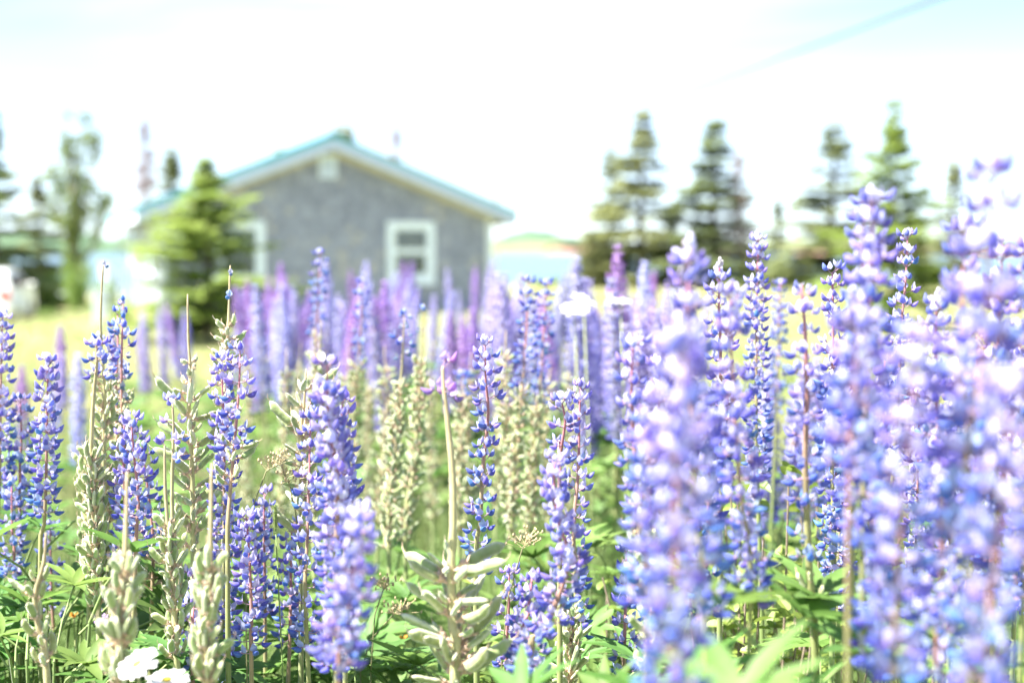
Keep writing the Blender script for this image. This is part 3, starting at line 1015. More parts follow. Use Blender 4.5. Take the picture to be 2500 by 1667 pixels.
# ------------------------------------------------------------------ lupin pieces
def floret_mb(var, lowpoly=False):
    mb = MB()
    mb.mat = 0
    lift = (0.0, .0008, -.0006)[var]
    mb.tube([(0, 0, 0), (.005, 0, .0004), (.0105, 0, .0016)], .0006, 4 if lowpoly else 5, cap=False)
    if not lowpoly: mb.ell((.0115, 0, .002), (.0028, .0021, .0022), None, 5, 3)
    mb.mat = 1
    ns, nt = (4, 6) if lowpoly else (7, 10)
    Lw, x0 = .0132, .0108
    ring = []
    b = len(mb.v)
    for i in range(ns + 1):
        s = i / ns
        r = math.sin(math.pi * (0.06 + .93 * s)) ** .62 * (1.0 if s < .6 else 1 - .25 * (s - .6) / .4)
        for j in range(nt):
            a = 2 * math.pi * j / nt + math.pi / nt * 0
            ca, sa = math.cos(a), math.sin(a)
            groove = 1 - .34 * max(0, sa) ** 6 * (1 - .3 * s)
            y = ca * .0039 * r * (1 + .12 * (sa < 0))
            z = sa * .0039 * r * groove
            x = x0 + Lw * s
            z += .0012 + lift + .0042 * s * s - .0012 * math.sin(math.pi * s)
            mb.v.append((x, y, z)); mb.c.append(s)
    for i in range(ns):
        for j in range(nt):
            j2 = (j + 1) % nt
            mb.f.append([b + i * nt + j, b + i * nt + j2, b + (i + 1) * nt + j2, b + (i + 1) * nt + j]); mb.m.append(1)
    mb.f.append([b + j for j in range(nt)][::-1]); mb.m.append(1)
    mb.f.append([b + ns * nt + j for j in range(nt)]); mb.m.append(1)
    mb.mat = 2
    nu, nv = (4, 2) if lowpoly else (6, 4)
    wid = (.0056, .0048, .0062)[var]
    back = (.0030, .0012, .0045)[var]
    b = len(mb.v)
    for i in range(nv + 1):
        v = i / nv
        w = wid * math.sin(math.pi * (.16 + .70 * v)) ** .8
        for j in range(nu + 1):
            u = 2 * j / nu - 1
            x = .0125 + .0032 * v - back * abs(u) ** 1.4 - .0018 * v * v
            z = .0030 +   .0098 * v * (1 - .22 * abs(u) ** 2) + (.0015 * (1 - abs(u)) if i == nv else 0)
            mb.v.append((x, u * w, z)); mb.c.append(v)
    for i in range(nv):
        for j in range(nu):
            a = b + i * (nu + 1) + j
            mb.f.append([a, a + 1, a + nu + 2, a + nu + 1]); mb.m.append(2)
    return mb


FLO = [[None] * 3 for _ in AGES]
for vv in range(3):
    fm = floret_mb(vv)
    for ag in range(len(AGES)):
        FLO[ag][vv] = fm.mesh('lupin flower', [M['calyx'], M['wing%d' % ag], M['ban%d' % ag]])
mb = MB(); mb.mat = 0
mb.tube([(0, 0, 0), (.004, 0, .001)], .0006, 4, cap=False)
mb.mat = 1
mb.ell((.0075, 0, .0018), (.0048, .0021, .0026), Matrix.Rotation(-.3, 3, 'Y'), 7, 5)
BUD = mb.mesh('bud', [M['calyx'], M['bud']])
BUD_L = mb.mesh('bud', [M['calyx'], M['ban0']])


def pod_mb(L, var):
    mb = MB(); mb.mat = 0
    mb.tube([(0, 0, 0), (.003, 0, 0), (.007, 0, .0003)], [.0012, .0012, .0017], 5, cap=False)
    mb.ell((.0078, 0, .0004), (.0030, .0032, .0034), None, 6, 4)
    for k in range(5):
        a = k * 1.26 + var
        mb.add([(.006, 0, 0), (.013, math.cos(a) * .0060, math.sin(a) * .0062), (.0095, math.cos(a + .5) * .0044, math.sin(a + .5) * .0044)], [(0, 1, 2)])
    mb.mat = 1
    n, k = 11, 12
    b = len(mb.v)
    for i in range(n + 1):
        s = i / n
        r = min(1, (s / .16 + .12)) ** .7 * min(1, ((1 - s) / .2 + .10)) ** .65
        bump = 1 + .10 * math.sin(s * 2 * math.pi * 4.5 + var)
        for j in range(k):
            a = 2 * math.pi * j / k
            mb.v.append((.008 + L * s, math.cos(a) * .0027 * r * bump, math.sin(a) * .0041 * r + .006 * (s * s - .25 * s) * (1, -.4, 1.6)[var % 3]))
            mb.c.append(min(1, abs(math.sin(a)) ** 3 + .35 * (s > .9) + .12 * math.sin(s * 28 + var)))
    for i in range(n):
        for j in range(k):
            j2 = (j + 1) % k
            mb.f.append([b + i * k + j, b + i * k + j2, b + (i + 1) * k + j2, b + (i + 1) * k + j]); mb.m.append(1)
    mb.f.append([b + n * k + j for j in range(k)]); mb.m.append(1)
    mb.mat = 0
    zt = .006 * .75 * (1, -.4, 1.6)[var % 3]
    mb.tube([(.008 + L, 0, zt), (.012 + L, 0, zt + .002), (.014 + L, 0, zt + .005)], [.0006, .0004, .0003], 3, cap=False)
    return mb


PODS = {}
for nm, L in (('s', .014), ('m', .022), ('l', .031)):
    PODS[nm] = [pod_mb(L, v).mesh('seed pod', [M['calyx_dry'], M['pod']], True, True) for v in range(3)]


def leaflet(mb, o, d, n, L, W, cup=.25):
    s = d.cross(n).normalized()
    k = 5
    rows = []
    for i in range(k + 1):
        t = i / k
        w = W * (math.sin(math.pi * min(1, .08 + .92 * t) ** .85) ** .9 if i < k else .04)
        c = o + d * (L * t) + n * (L * (.10 * t - cup * t * t))
        rows.append((c - n * 0, c + s * w + n * w * .45, c - s * w + n * w * .45))
    vs = [tuple(v) for r in rows for v in r]
    fs = []
    for i in range(k):
        a = i * 3
        fs += [(a, a + 1, a + 4, a + 3), (a + 2, a, a + 3, a + 5)]
    mb.add(vs, fs)


def leaf_mb(seed, nl, L, pet):
    random.seed(seed)
    mb = MB(); mb.mat = 1
    tip = Vector((pet * .8, 0, pet * .45))
    mb.tube([(0, 0, 0), (pet * .35, 0, pet * .28), tip], [.0016, .0013, .0011], 5, cap=False)
    mb.mat = 0
    N_ = Vector((.35, random.uniform(-.25, .25), 1)).normalized()
    X_ = Vector((1, 0, -.35)).normalized()
    X_ = (X_ - N_ * X_.dot(N_)).normalized()
    Y_ = N_.cross(X_)
    for k in range(nl):
        a = (k - (nl - 1) / 2) * (2 * math.pi * .93 / nl)
        d = (X_ * math.cos(a) + Y_ * math.sin(a) + N_ * random.uniform(.12, .5)).normalized()
        nn = (N_ - d * N_.dot(d)).normalized()
        l = L * random.uniform(.85, 1.1) * (1 - .22 * abs(a) / math.pi)
        leaflet(mb, tip, d, nn, l, l * .125, random.uniform(.02, .32))
    return mb


LEAFMB = [leaf_mb(200 + i, (9, 10, 8, 11, 9)[i], (.062, .072, .05, .066, .08)[i], (.10, .14, .08, .12, .16)[i]) for i in range(5)]
LEAF = [m.mesh('palmate leaf', [M['leaf'], M['stem']], True) for m in LEAFMB]
for me in LEAF:
    a = me.attributes.new('tone', 'FLOAT', 'POINT')
    a.data.foreach_set('value', [1.0] * len(me.vertices))
random.seed(21)


def add_leaf(parent, base, p, scale=1.0, azim=None, tilt=None, k=None):
    az = random.random() * 6.283 if azim is None else azim
    ti = random.uniform(-.5, .25) if tilt is None else tilt
    return link('leaf', LEAF[random.randrange(5) if k is None else k], parent, p - base, (random.uniform(-.25, .25), ti, az), scale * random.uniform(.8, 1.2))


NLUP = [0]


def lupin(d, stem, segs, label, group=None, dry=False, leaves=4, thick=1.0, fs=1.0, leaf_top=None):
    """one lupin flower stalk. stem: picture points from the tip downwards at distance d; segs: what the stalk carries between two heights"""
    NLUP[0] += 1
    rnd = random.Random(1000 + NLUP[0])
    lean = rnd.uniform(-.035, .035)
    pts = []
    for i, (px, py) in enumerate(stem):
        pts.append(at(px, py, d + lean * i / max(1, len(stem) - 1)))
    last = pts[-1]
    gx = last.x + rnd.uniform(-.03, .03) + (pts[-1].x - pts[max(0, len(pts) - 2)].x) * .3
    gy = last.y + rnd.uniform(-.03, .05)
    g = ground(gx, gy)
    base = Vector((gx, gy, g))
    if last.z - g > .1:
        pts.append(Vector(((last.x * .35 + gx * .65), (last.y + gy) / 2, g + (last.z - g) * .45)))
        pts.append(Vector((gx, gy, g - .02)))
    # resample with a smooth curve
    fine = []
    for i in range(len(pts) - 1):
        p0, p1, p2, p3 = pts[max(0, i - 1)], pts[i], pts[i + 1], pts[min(len(pts) - 1, i + 2)]
        k = max(3, int((p2 - p1).length / .03))
        for j in range(k):
            t = j / k
            fine.append(.5 * ((2 * p1) + (p2 - p0) * t + (2 * p0 - 5 * p1 + 4 * p2 - p3) * t * t + (3 * p1 - p0 - 3 * p2 + p3) * t ** 3))
    fine.append(pts[-1])
    if d < 1.16 and not dry: thick *= .72; fs *= 1.12
    root = empty('lupin', base, label, 'lupin', group)
    tot = len(fine) - 1
    rad = [(.0006 + .0031 * min(1, (i / tot) * 1.8) ** .8) * thick for i in range(tot + 1)]
    if dry: rad = [r * 1.05 + .0003 * (i % 2) for i, r in enumerate(rad)]
    mb = MB()
    ln = 0; vals = [0.0]
    for i in range(tot):
        ln += (fine[i + 1] - fine[i]).length; vals.append(min(1.0, ln / .42))
    mb.tube([p - base for p in fine], rad, 7, vals)
    mb.build('stem', M['stem_dry'] if dry else M['stem'], root, smooth=True, vals=True)
    zs = [p.z for p in fine]

    def on(z):
        for i in range(tot):
            if zs[i] >= z >= zs[i + 1]:
                t = (zs[i] - z) / max(1e-6, zs[i] - zs[i + 1])
                return fine[i].lerp(fine[i + 1], t), rad[i]
        return (fine[0], rad[0]) if z > zs[0] else (fine[-1], rad[-1])
    for sg in segs:
        kind, y0, y1 = sg[0], sg[1], sg[2]
        z0, z1 = at(stem[0][0], y0, d).z, at(stem[0][0], y1, d).z
        if kind == 'f':
            gap, n, a0, a1 = sg[3], sg[4], sg[5], sg[6]
            sz0 = sg[7] if len(sg) > 7 else .85
            z = z0; w = 0
            off = rnd.random() * 6.28
            while z > z1:
                t = (z0 - z) / max(.001, z0 - z1)
                nn = n if isinstance(n, int) else (int(n) + (rnd.random() < n - int(n)))
                off += .5 + rnd.uniform(-.15, .15)
                for k in range(nn):
                    if nn > 3 and rnd.random() < .13: continue
                    az = off + 6.283 * (k + rnd.uniform(-.22, .22)) / max(1, nn)
                    zz = z + rnd.uniform(-.003, .003)
                    p, r = on(zz)
                    ag = a0 + (a1 - a0) * t + rnd.gauss(0, .5)
                    if a0 == 5 and a1 == 5: ag = 5
                    ag = int(min(max(round(ag), 0), 4)) if not (a0 == 5 and a1 == 5) else 5
                    s = .79 * fs * (sz0 + (1 - sz0) * min(1, t * 3)) * rnd.uniform(.84, 1.12)
                    tilt = -(.55 - .75 * min(1, t * 1.3)) + rnd.gauss(0, .16)
                    if ag == 4: tilt = rnd.uniform(-.05, .5); s *= .8
                    link('flower', FLO[ag][rnd.randrange(3)], root, p - base + Vector((math.cos(az), math.sin(az), 0)) * r * .7,
                         (rnd.gauss(0, .2), tilt, az + rnd.gauss(0, .12)), s)
                z -= gap * .93 * rnd.uniform(.85, 1.15)
        elif kind == 'p':
            gap, n, size, tl = sg[3], sg[4], sg[5], sg[6]
            z = z0; off = rnd.random() * 6.28
            while z > z1:
                nn = int(n) + (rnd.random() < n - int(n))
                off += .6
                for k in range(nn):
                    az = off + 6.283 * (k + rnd.uniform(-.2, .2)) / max(1, nn)
                    p, r = on(z + rnd.uniform(-.004, .004))
                    link('seed_pod', PODS[size][rnd.randrange(3)], root, p - base + Vector((math.cos(az), math.sin(az), 0)) * r * .7,
                         (rnd.gauss(0, .5), -tl + rnd.gauss(0, .24), az + rnd.gauss(0, .2)), fs * (1 if size == 'l' else .78) * rnd.choice((.55, .8, .9, 1.0, 1.08, 1.15)))
                z -= gap * (1 if size == 'l' else .84) * rnd.uniform(.8, 1.2)
        elif kind == 'b':
            z = z0
            while z > z1:
                for k in range(sg[3]):
                    az = rnd.random() * 6.28
                    p, r = on(z)
                    t = (z0 - z) / max(.001, z0 - z1)
                    link('bud', BUD if rnd.random() < .7 - .5 * t else BUD_L, root, p - base, (0, -1.15 + .6 * t + rnd.gauss(0, .12), az), fs * rnd.uniform(.75, 1.05) * (.7 + .4 * t))
                z -= .005
    lt = leaf_top if leaf_top is not None else min(.66, at(1250, segs[-1][2], d).z - g - .02 if segs else .6)
    lt = min(lt, at(1250, 1667, d).z - g - (.30 if d < 1.4 else .10))
    for k in range(leaves):
        z = g + max(.18, lt) * rnd.uniform(.55, 1.02)
        p, r = on(z)
        add_leaf(root, base, p, 1.0)
    return root


# ------------------------------------------------------------------ the lupins one can tell apart, as they stand
V = 'lupins among the leaves in the meadow'
# left edge
lupin(1.72, [(6, 775), (2, 950), (0, 1150), (-5, 1300)], [('f', 780, 1230, .014, 6, .6, 3)], 'violet-blue lupin at the far edge of the left clump, taller than its neighbours')
lupin(1.75, [(50, 980), (52, 1080), (48, 1250)], [('f', 985, 1240, .015, 5, 2, 3)], 'sparse blue lupin between the two violet-blue spikes of the left clump')
lupin(1.6, [(118, 876), (115, 1000), (113, 1150), (108, 1280), (98, 1400)], [('b', 874, 900, 3), ('f', 890, 1265, .0125, 6.5, .7, 3)], 'violet-blue lupin with reddish stem standing before a large palmate leaf', leaves=5)
lupin(1.78, [(122, 1285), (125, 1400), (130, 1520)], [('f', 1290, 1500, .016, 5, 1.5, 3.2)], 'short blue lupin low among palmate leaves under a violet-blue spike', leaves=5)
lupin(1.28, [(112, 1300), (108, 1370), (85, 1460), (100, 1560), (116, 1667)], [('p', 1425, 1660, .020, 2.2, 'm', 1.0)], 'bent stalk with a few upright fuzzy pods beside the palmate leaf', dry=True, leaves=2, thick=1.2)
lupin(1.7, [(28, 1180), (30, 1300), (35, 1420)], [('f', 1185, 1400, .015, 5, 2, 3)], 'blue lupin half buried in leaves at the edge of the left clump', leaves=5)
# second clump
lupin(1.62, [(253, 636), (246, 760), (248, 850), (256, 960), (254, 1100), (262, 1300)],
      [('f', 655, 770, .027, .8, 4, 4), ('f', 840, 920, .012, 3, 1.6, 3), ('p', 925, 1010, .010, 2.5, 's', .5), ('p', 1010, 1300, .013, 4, 'm', .75)],
      'tallest bare-tipped lupin stalk with grey-green pods beside sparse blue flowers', dry=True, thick=.95)
lupin(1.66, [(301, 742), (298, 830), (297, 950), (300, 1100), (310, 1250)], [('f', 748, 985, .0135, 2.2, 2.4, 4), ('p', 985, 1180, .012, 3, 's', .6)], 'thin lupin stalk with sparse deep blue flowers on one side')
lupin(1.72, [(287, 765), (288, 850), (283, 950), (286, 1100)], [('f', 770, 930, .016, 2, 2.4, 3.6), ('p', 940, 1100, .012, 3, 's', .6)], 'thin lupin stalk with few blue flowers close behind another blue stalk')
lupin(1.55, [(234, 835), (237, 880), (228, 980), (223, 1130), (232, 1300), (240, 1500)], [('f', 850, 935, .014, 3, 1.6, 2.6), ('p', 1135, 1490, .0105, 6, 'm', .95)],
      'lupin with a dense column of grey-green pods under a long bare stem', dry=True, thick=1.1)
lupin(1.66, [(222, 1060), (218, 1150), (222, 1300)], [('p', 1140, 1400, .012, 5, 'm', .9)], 'shorter pod-bearing stalk leaning against the dense pod column', dry=True)
lupin(1.52, [(320, 1025), (328, 1120), (338, 1230), (330, 1380)], [('f', 1030, 1365, .012, 4.5, .7, 3)], 'violet lupin with pale top and deep blue lower flowers beside the pod column')
lupin(1.55, [(303, 1035), (302, 1150), (305, 1300), (300, 1420)], [('f', 1040, 1390, .014, 4, 1, 3)], 'pale violet lupin standing between pods and a deeper violet lupin')
lupin(1.62, [(346, 1090), (362, 1200), (375, 1330), (372, 1450)], [('f', 1095, 1350, .013, 3, 2, 3), ('p', 1350, 1450, .014, 3, 'l', .4)], 'leaning lupin with a column of deep blue flowers over long pods')
lupin(1.18, [(310, 1150), (308, 1280), (302, 1420), (292, 1667)], [('p', 1400, 1667, .0125, 6.5, 'm', 1.0)], 'thick bare stem with large upright fuzzy pods above the white daisies', dry=True, thick=1.35)
# third clump
lupin(1.58, [(458, 718), (460, 830), (465, 910), (461, 1000), (468, 1120), (472, 1350)],
      [('p', 885, 980, .014, 2.4, 's', .4), ('p', 980, 1360, .016, 4, 'l', .55)], 'bare-topped lupin stalk with long green pods beside a small violet-flowered stalk', dry=True)
lupin(1.5, [(421, 985), (424, 1060), (420, 1200), (425, 1400)], [('f', 990, 1120, .019, 4, 1.4, 2), ('p', 1380, 1480, .014, 3, 'm', .9)], 'slender lupin carrying three whorls of violet flowers on a bare stalk', dry=True)
lupin(1.42, [(402, 1085), (404, 1200), (414, 1330), (424, 1450), (430, 1580)], [('f', 1072, 1090, .02, 2, 2, 2), ('p', 1290, 1600, .0145, 4.5, 'm', 1.0)], 'long bare stem with upright grey pods beside the white daisies', dry=True, thick=1.15)
lupin(1.6, [(562, 648), (558, 780), (554, 900), (548, 1010), (546, 1150)], [('f', 665, 745, .028, 1, 4, 4), ('p', 800, 1140, .013, 3.5, 's', .5)], 'tall bare-tipped stalk with withered pods rising above violet flowers', dry=True, thick=1.05)
lupin(1.5, [(586, 855), (584, 940), (573, 1080), (560, 1230), (556, 1400)], [('f', 860, 1080, .0175, 4, 1.2, 2.8), ('p', 1090, 1180, .014, 3, 'm', .5)], 'slender curved lupin with well spaced whorls of blue-violet flowers')
lupin(1.53, [(541, 880), (546, 1050), (548, 1250), (546, 1450), (545, 1667)], [('f', 885, 1660, .0125, 5.5, .9, 2.6)], 'long violet lupin spike, fullest of the clump before the young spruce')
lupin(1.2, [(517, 1130), (515, 1280), (512, 1450), (508, 1667)], [('p', 1395, 1667, .0120, 6.5, 'm', 1.0)], 'thick pale stem with fuzzy pods overlapping the long violet spike', dry=True, thick=1.4)
lupin(1.45, [(602, 1262), (610, 1380), (614, 1500), (614, 1650)], [('f', 1268, 1600, .0125, 5.5, .9, 3)], 'short violet lupin turning deep blue at its foot beside the timothy grass')
lupin(1.62, [(646, 1205), (645, 1300), (647, 1450), (648, 1600)], [('f', 1215, 1520, .014, 5, 1.4, 3)], 'violet lupin close beside the timothy grass head')
lupin(1.6, [(712, 1290), (710, 1400), (708, 1550)], [('f', 1292, 1560, .013, 5, 1.8, 3)], 'short deep blue lupin between timothy grass and the big violet spike')
lupin(1.5, [(470, 1400), (472, 1480), (470, 1600)], [('f', 1405, 1600, .015, 5, .8, 2)], 'short lilac lupin low between pod-bearing stalks')
# big centre-left spike
lupin(1.5, [(758, 1015), (755, 1150), (750, 1330), (748, 1540)], [('f', 1025, 1560, .0165, 5, 1.4, 3)], 'blue-violet lupin with spaced whorls just beside the big violet spike')
lupin(1.56, [(748, 900), (742, 1000), (735, 1150)], [('p', 960, 1330, .016, 3.5, 'l', .6)], 'pod-bearing stalk with long pale pods behind the big violet spike', dry=True)
lupin(1.22, [(800, 890), (799, 960), (808, 1060), (824, 1180), (822, 1350), (826, 1500), (822, 1667)], [('f', 905, 960, .018, 3, 1, 1.4), ('f', 972, 1660, .0112, 7, .7, 1.9, .95)], 'big dense violet lupin spike topped by two loose flower whorls', leaves=3)
lupin(1.36, [(835, 980), (838, 1100), (842, 1300)], [('f', 990, 1330, .0115, 6, .8, 2)], 'violet lupin crowding close behind the big dense violet spike', leaves=2)
lupin(1.0, [(870, 1265), (866, 1380), (845, 1520), (826, 1667)], [('f', 1278, 1667, .0125, 6.5, .8, 1.8)], 'short front lupin spike overlapping the foot of the big violet spike', leaves=2)
# middle distance stalks in front of the house
MG = 'half-faded lupins behind the front clumps'
lupin(2.5, [(782, 618), (779, 700), (776, 780), (770, 900)], [('f', 625, 800, .017, 4.5, 2, 3.4), ('p', 830, 1000, .014, 3, 's', .5)], 'blue lupin rising tallest before the grey shingle wall', MG)
lupin(2.4, [(884, 690), (882, 790), (874, 900), (862, 1050)], [('f', 695, 890, .020, 4, 2.4, 3.8), ('p', 900, 1300, .014, 3.6, 's', .5)], 'sparse deep blue lupin beside the blue one before the grey wall', MG)
lupin(2.1, [(784, 780), (781, 860), (770, 960), (765, 1150)], [('p', 890, 1080, .012, 4.5, 's', .6), ('p', 1080, 1300, .014, 4, 'm', .7)], 'bare faded stalk with pale pods just behind the big violet spike', MG, dry=True)
lupin(2.0, [(988, 768), (982, 880), (974, 1000), (962, 1130), (948, 1300)], [('f', 775, 880, .014, 2.2, 3.2, 4), ('p', 945, 1090, .012, 4.5, 's', .55), ('p', 1090, 1350, .014, 4, 'm', .8)], 'faded stalk with a few teal-blue flowers over white-green pods', MG, dry=True)
lupin(2.1, [(1036, 742), (1030, 880), (1022, 1000), (1010, 1150), (990, 1300)], [('f', 765, 810, .02, 1.3, 3.5, 4), ('p', 895, 1060, .012, 4, 's', .55), ('p', 1060, 1330, .014, 4, 'm', .7)], 'long bare reddish stalk over pale pods beside the teal-blue flowers', MG, dry=True)
lupin(2.3, [(1130, 920), (1125, 1050), (1118, 1250)], [('f', 850, 960, .016, 3, 2.5, 3.6), ('p', 970, 1300, .014, 4, 's', .6)], 'faded pod stalk between the bare centre stem and the sharp sparse spike', MG, dry=True)
rs = random.Random(61)
for px, d in ((700, 2.5), (735, 2.9), (850, 2.6), (905, 3.0), (938, 2.5), (1060, 2.8), (1150, 2.4), (1215, 2.7), (1235, 2.2), (1345, 2.5), (1385, 2.8), (820, 3.2), (600, 3.0)):
    y0 = rs.uniform(800, 900)
    lupin(d, [(px, y0), (px - rs.uniform(-8, 14), y0 + 170), (px - rs.uniform(-10, 26), 1300)], [('p', y0 + rs.uniform(50, 110), y0 + 230, .014, 4, 's', .5), ('p', y0 + 230, 1280, .017, 3.6, 'm', .7)], 'pale gone-to-seed lupin stalk in the open grass behind the front clumps', MG, dry=True, leaves=2)
# centre
lupin(1.27, [(1080, 893), (1084, 950), (1094, 1040), (1105, 1160), (1106, 1290), (1101, 1400), (1106, 1530), (1112, 1667)], [('f', 898, 985, .026, 3.5, 5, 5), ('p', 1375, 1667, .0135, 5, 'l', .5)],
      'long bare centre stem with purple tip flowers and big fuzzy pods', dry=True, thick=1.4, leaves=2, fs=1.2)
lupin(1.5, [(1184, 838), (1186, 930), (1192, 1010), (1180, 1130), (1172, 1280), (1162, 1420)], [('b', 836, 850, 2), ('f', 842, 1060, .0165, 5, .2, 2), ('f', 1060, 1440, .0165, 5, 2, 3)], 'sharp sparse lupin with white tip and blue-violet whorls beside the bare centre stem')
lupin(1.5, [(1243, 1395), (1242, 1500), (1236, 1620)], [('f', 1400, 1650, .018, 4.5, .8, 1.8)], 'small lilac lupin at the foot of the leaning violet spike')
lupin(2.1, [(1290, 690), (1286, 800), (1275, 950), (1258, 1120), (1250, 1300)], [('f', 695, 960, .0155, 5, 2.2, 3.6), ('p', 960, 1320, .0125, 4.5, 's', .6)], 'deep blue lupin over pale pods behind the sharp sparse spike', MG)
lupin(2.2, [(1335, 690), (1328, 800), (1318, 950), (1300, 1150)], [('f', 700, 980, .0155, 5, 2.2, 3.6), ('p', 980, 1300, .0125, 4.5, 's', .6)], 'second deep blue lupin over pale pods, beside the white meadow daisies', MG)
lupin(1.53, [(1418, 945), (1414, 1020), (1412, 1150), (1400, 1300), (1408, 1480)], [('b', 938, 960, 2), ('f', 955, 1540, .0165, 5, .4, 3)], 'violet lupin with white tip and an edge of deep blue flowers beside the leaning spike')
lupin(1.42, [(1372, 985), (1380, 1030), (1370, 1100), (1366, 1180)], [('f', 960, 1160, .018, 5, .3, 1.6)], 'pale-tipped lupin rising just above the leaning violet spike')
lupin(1.24, [(1352, 1130), (1355, 1230), (1372, 1300), (1390, 1350), (1372, 1430), (1330, 1540), (1285, 1667)], [('f', 1135, 1667, .0115, 6.5, .6, 2.2)], 'leaning violet lupin with crooked reddish stem and dense flowers', leaves=2)
lupin(1.3, [(1300, 1400), (1288, 1500), (1268, 1667)], [('f', 1420, 1667, .0135, 6, 1.4, 2.4)], 'violet lupin crowded against the foot of the crooked stem', leaves=2)
lupin(1.5, [(1396, 1480), (1394, 1560), (1390, 1667)], [('p', 1500, 1667, .0095, 6, 'm', .9)], 'dense tuft of grey-green pods beside the leaning violet spike', dry=True)
# right of centre
lupin(1.2, [(1546, 842), (1542, 950), (1548, 1080), (1558, 1240), (1572, 1400), (1590, 1667)], [('f', 850, 1270, .0175, 5, .5, 2.8, .95), ('p', 1290, 1667, .014, 3.5, 'm', .8)], 'lupin with evenly spaced violet whorls over pale pods, left of the dense mass')
lupin(1.55, [(1530, 1340), (1528, 1450), (1524, 1600)], [('f', 1350, 1640, .018, 4.5, 1.6, 2.6)], 'short deep violet lupin at the foot of the evenly whorled spike')
RG = 'lupins of the tall dense mass'
lupin(.98, [(1682, 600), (1680, 700), (1676, 850), (1690, 1050), (1700, 1300), (1720, 1500)], [('b', 598, 640, 3), ('f', 660, 1500, .0155, 6, .7, 3)], 'tall violet lupin with white bud tip at the water side of the dense mass', RG, leaves=2)
lupin(.76, [(1665, 850), (1655, 1000), (1648, 1250), (1640, 1667)], [('f', 800, 1650, .0155, 6, .5, 3)], 'large out-of-focus lilac lupin in front of the white-tipped violet spike', RG, leaves=2)
lupin(1.08, [(1784, 715), (1786, 850), (1796, 1050), (1812, 1250), (1832, 1480)], [('f', 735, 1480, .0165, 6, .6, 3)], 'violet lupin with pale stem beside the white-tipped spike', RG, leaves=3)
lupin(1.35, [(1757, 648), (1755, 750), (1760, 1000)], [('b', 645, 690, 3), ('f', 690, 1200, .0135, 5.5, .8, 2.6)], 'violet lupin with a small white bud tip between two larger spikes', RG)
lupin(1.75, [(1852, 575), (1848, 720), (1846, 950), (1850, 1200)], [('b', 572, 600, 4), ('f', 590, 1150, .0125, 6.5, .7, 2.9)], 'slim dense lupin with lilac tip, tallest behind the pale-stemmed spike', RG)
lupin(2.4, [(1905, 690), (1900, 850), (1895, 1000)], [('f', 700, 1020, .0145, 6, 2, 3.6)], 'thin lilac-blue lupin in the gap before the meadow', RG)
lupin(1.18, [(1957, 695), (1966, 820), (1970, 980), (1966, 1150), (1976, 1400), (1992, 1667)], [('f', 722, 1260, .0185, 5, .8, 3), ('f', 1260, 1420, .022, 3, 3.4, 4), ('p', 1400, 1600, .018, 2, 'm', .9)], 'lupin with bare red tip and well separated violet whorls over a green stem', RG, thick=1.25)
lupin(1.45, [(2032, 665), (2034, 800), (2030, 1100), (2034, 1500)], [('f', 668, 1500, .014, 5.5, 1, 3.1)], 'violet-blue lupin just behind the bare red-tipped one', RG)
lupin(1.02, [(2128, 485), (2128, 620), (2122, 800), (2112, 1050), (2105, 1350)], [('b', 484, 505, 3), ('f', 510, 1330, .016, 6, .8, 2.9)], 'tall violet lupin with yellowish bud tip before the pale green spruce', RG, leaves=2)
lupin(1.1, [(2108, 540), (2105, 700), (2090, 950)], [('f', 545, 1250, .0165, 5.5, 1, 3)], 'tall violet lupin sharing the clump of the yellowish-tipped one', RG, leaves=2)
lupin(1.6, [(2216, 575), (2210, 700), (2196, 830), (2190, 1000)], [('b', 573, 590, 4), ('f', 588, 980, .0155, 5, 1.2, 3)], 'slender lupin with pinkish tip and beaded blue whorls before the pale green spruce', RG)
lupin(.78, [(2236, 850), (2225, 1000), (2205, 1250), (2180, 1667)], [('f', 835, 1667, .016, 6, .7, 2.8)], 'very large out-of-focus violet lupin with pale upper flowers amid the mass', RG, leaves=2)
lupin(.80, [(2420, 425), (2416, 560), (2408, 750), (2385, 1000), (2360, 1350)], [('f', 445, 1300, .024, 6, 1, 2.6)], 'largest and tallest lupin, standing out against the sky', RG, leaves=2, fs=1.2)
lupin(1.0, [(2354, 560), (2350, 700), (2346, 900), (2350, 1250)], [('f', 575, 1300, .0175, 6, .8, 2.8)], 'violet lupin beside the largest and tallest lupin', RG, leaves=2)
lupin(1.15, [(2448, 600), (2440, 750), (2430, 1000), (2430, 1400)], [('b', 598, 620, 3), ('f', 640, 1450, .0155, 6, .8, 2.9)], 'violet lupin with pale bud tip behind the largest lupin', RG, leaves=2)
lupin(1.22, [(2288, 725), (2284, 850), (2290, 1100), (2300, 1400)], [('b', 722, 760, 4), ('f', 765, 1450, .0145, 6, .9, 3)], 'lupin with white bud tip between the big spikes of the mass', RG, leaves=3)
lupin(.74, [(2470, 960), (2455, 1150), (2430, 1400), (2405, 1667)], [('f', 930, 1667, .017, 6, .7, 2.6)], 'very large out-of-focus lilac lupin under the largest lupin', RG, leaves=2)
lupin(.85, [(2090, 800), (2085, 1000), (2070, 1300)], [('f', 760, 1200, .0165, 6, .8, 3)], 'out-of-focus violet lupin under the yellowish-tipped one', RG, leaves=2)
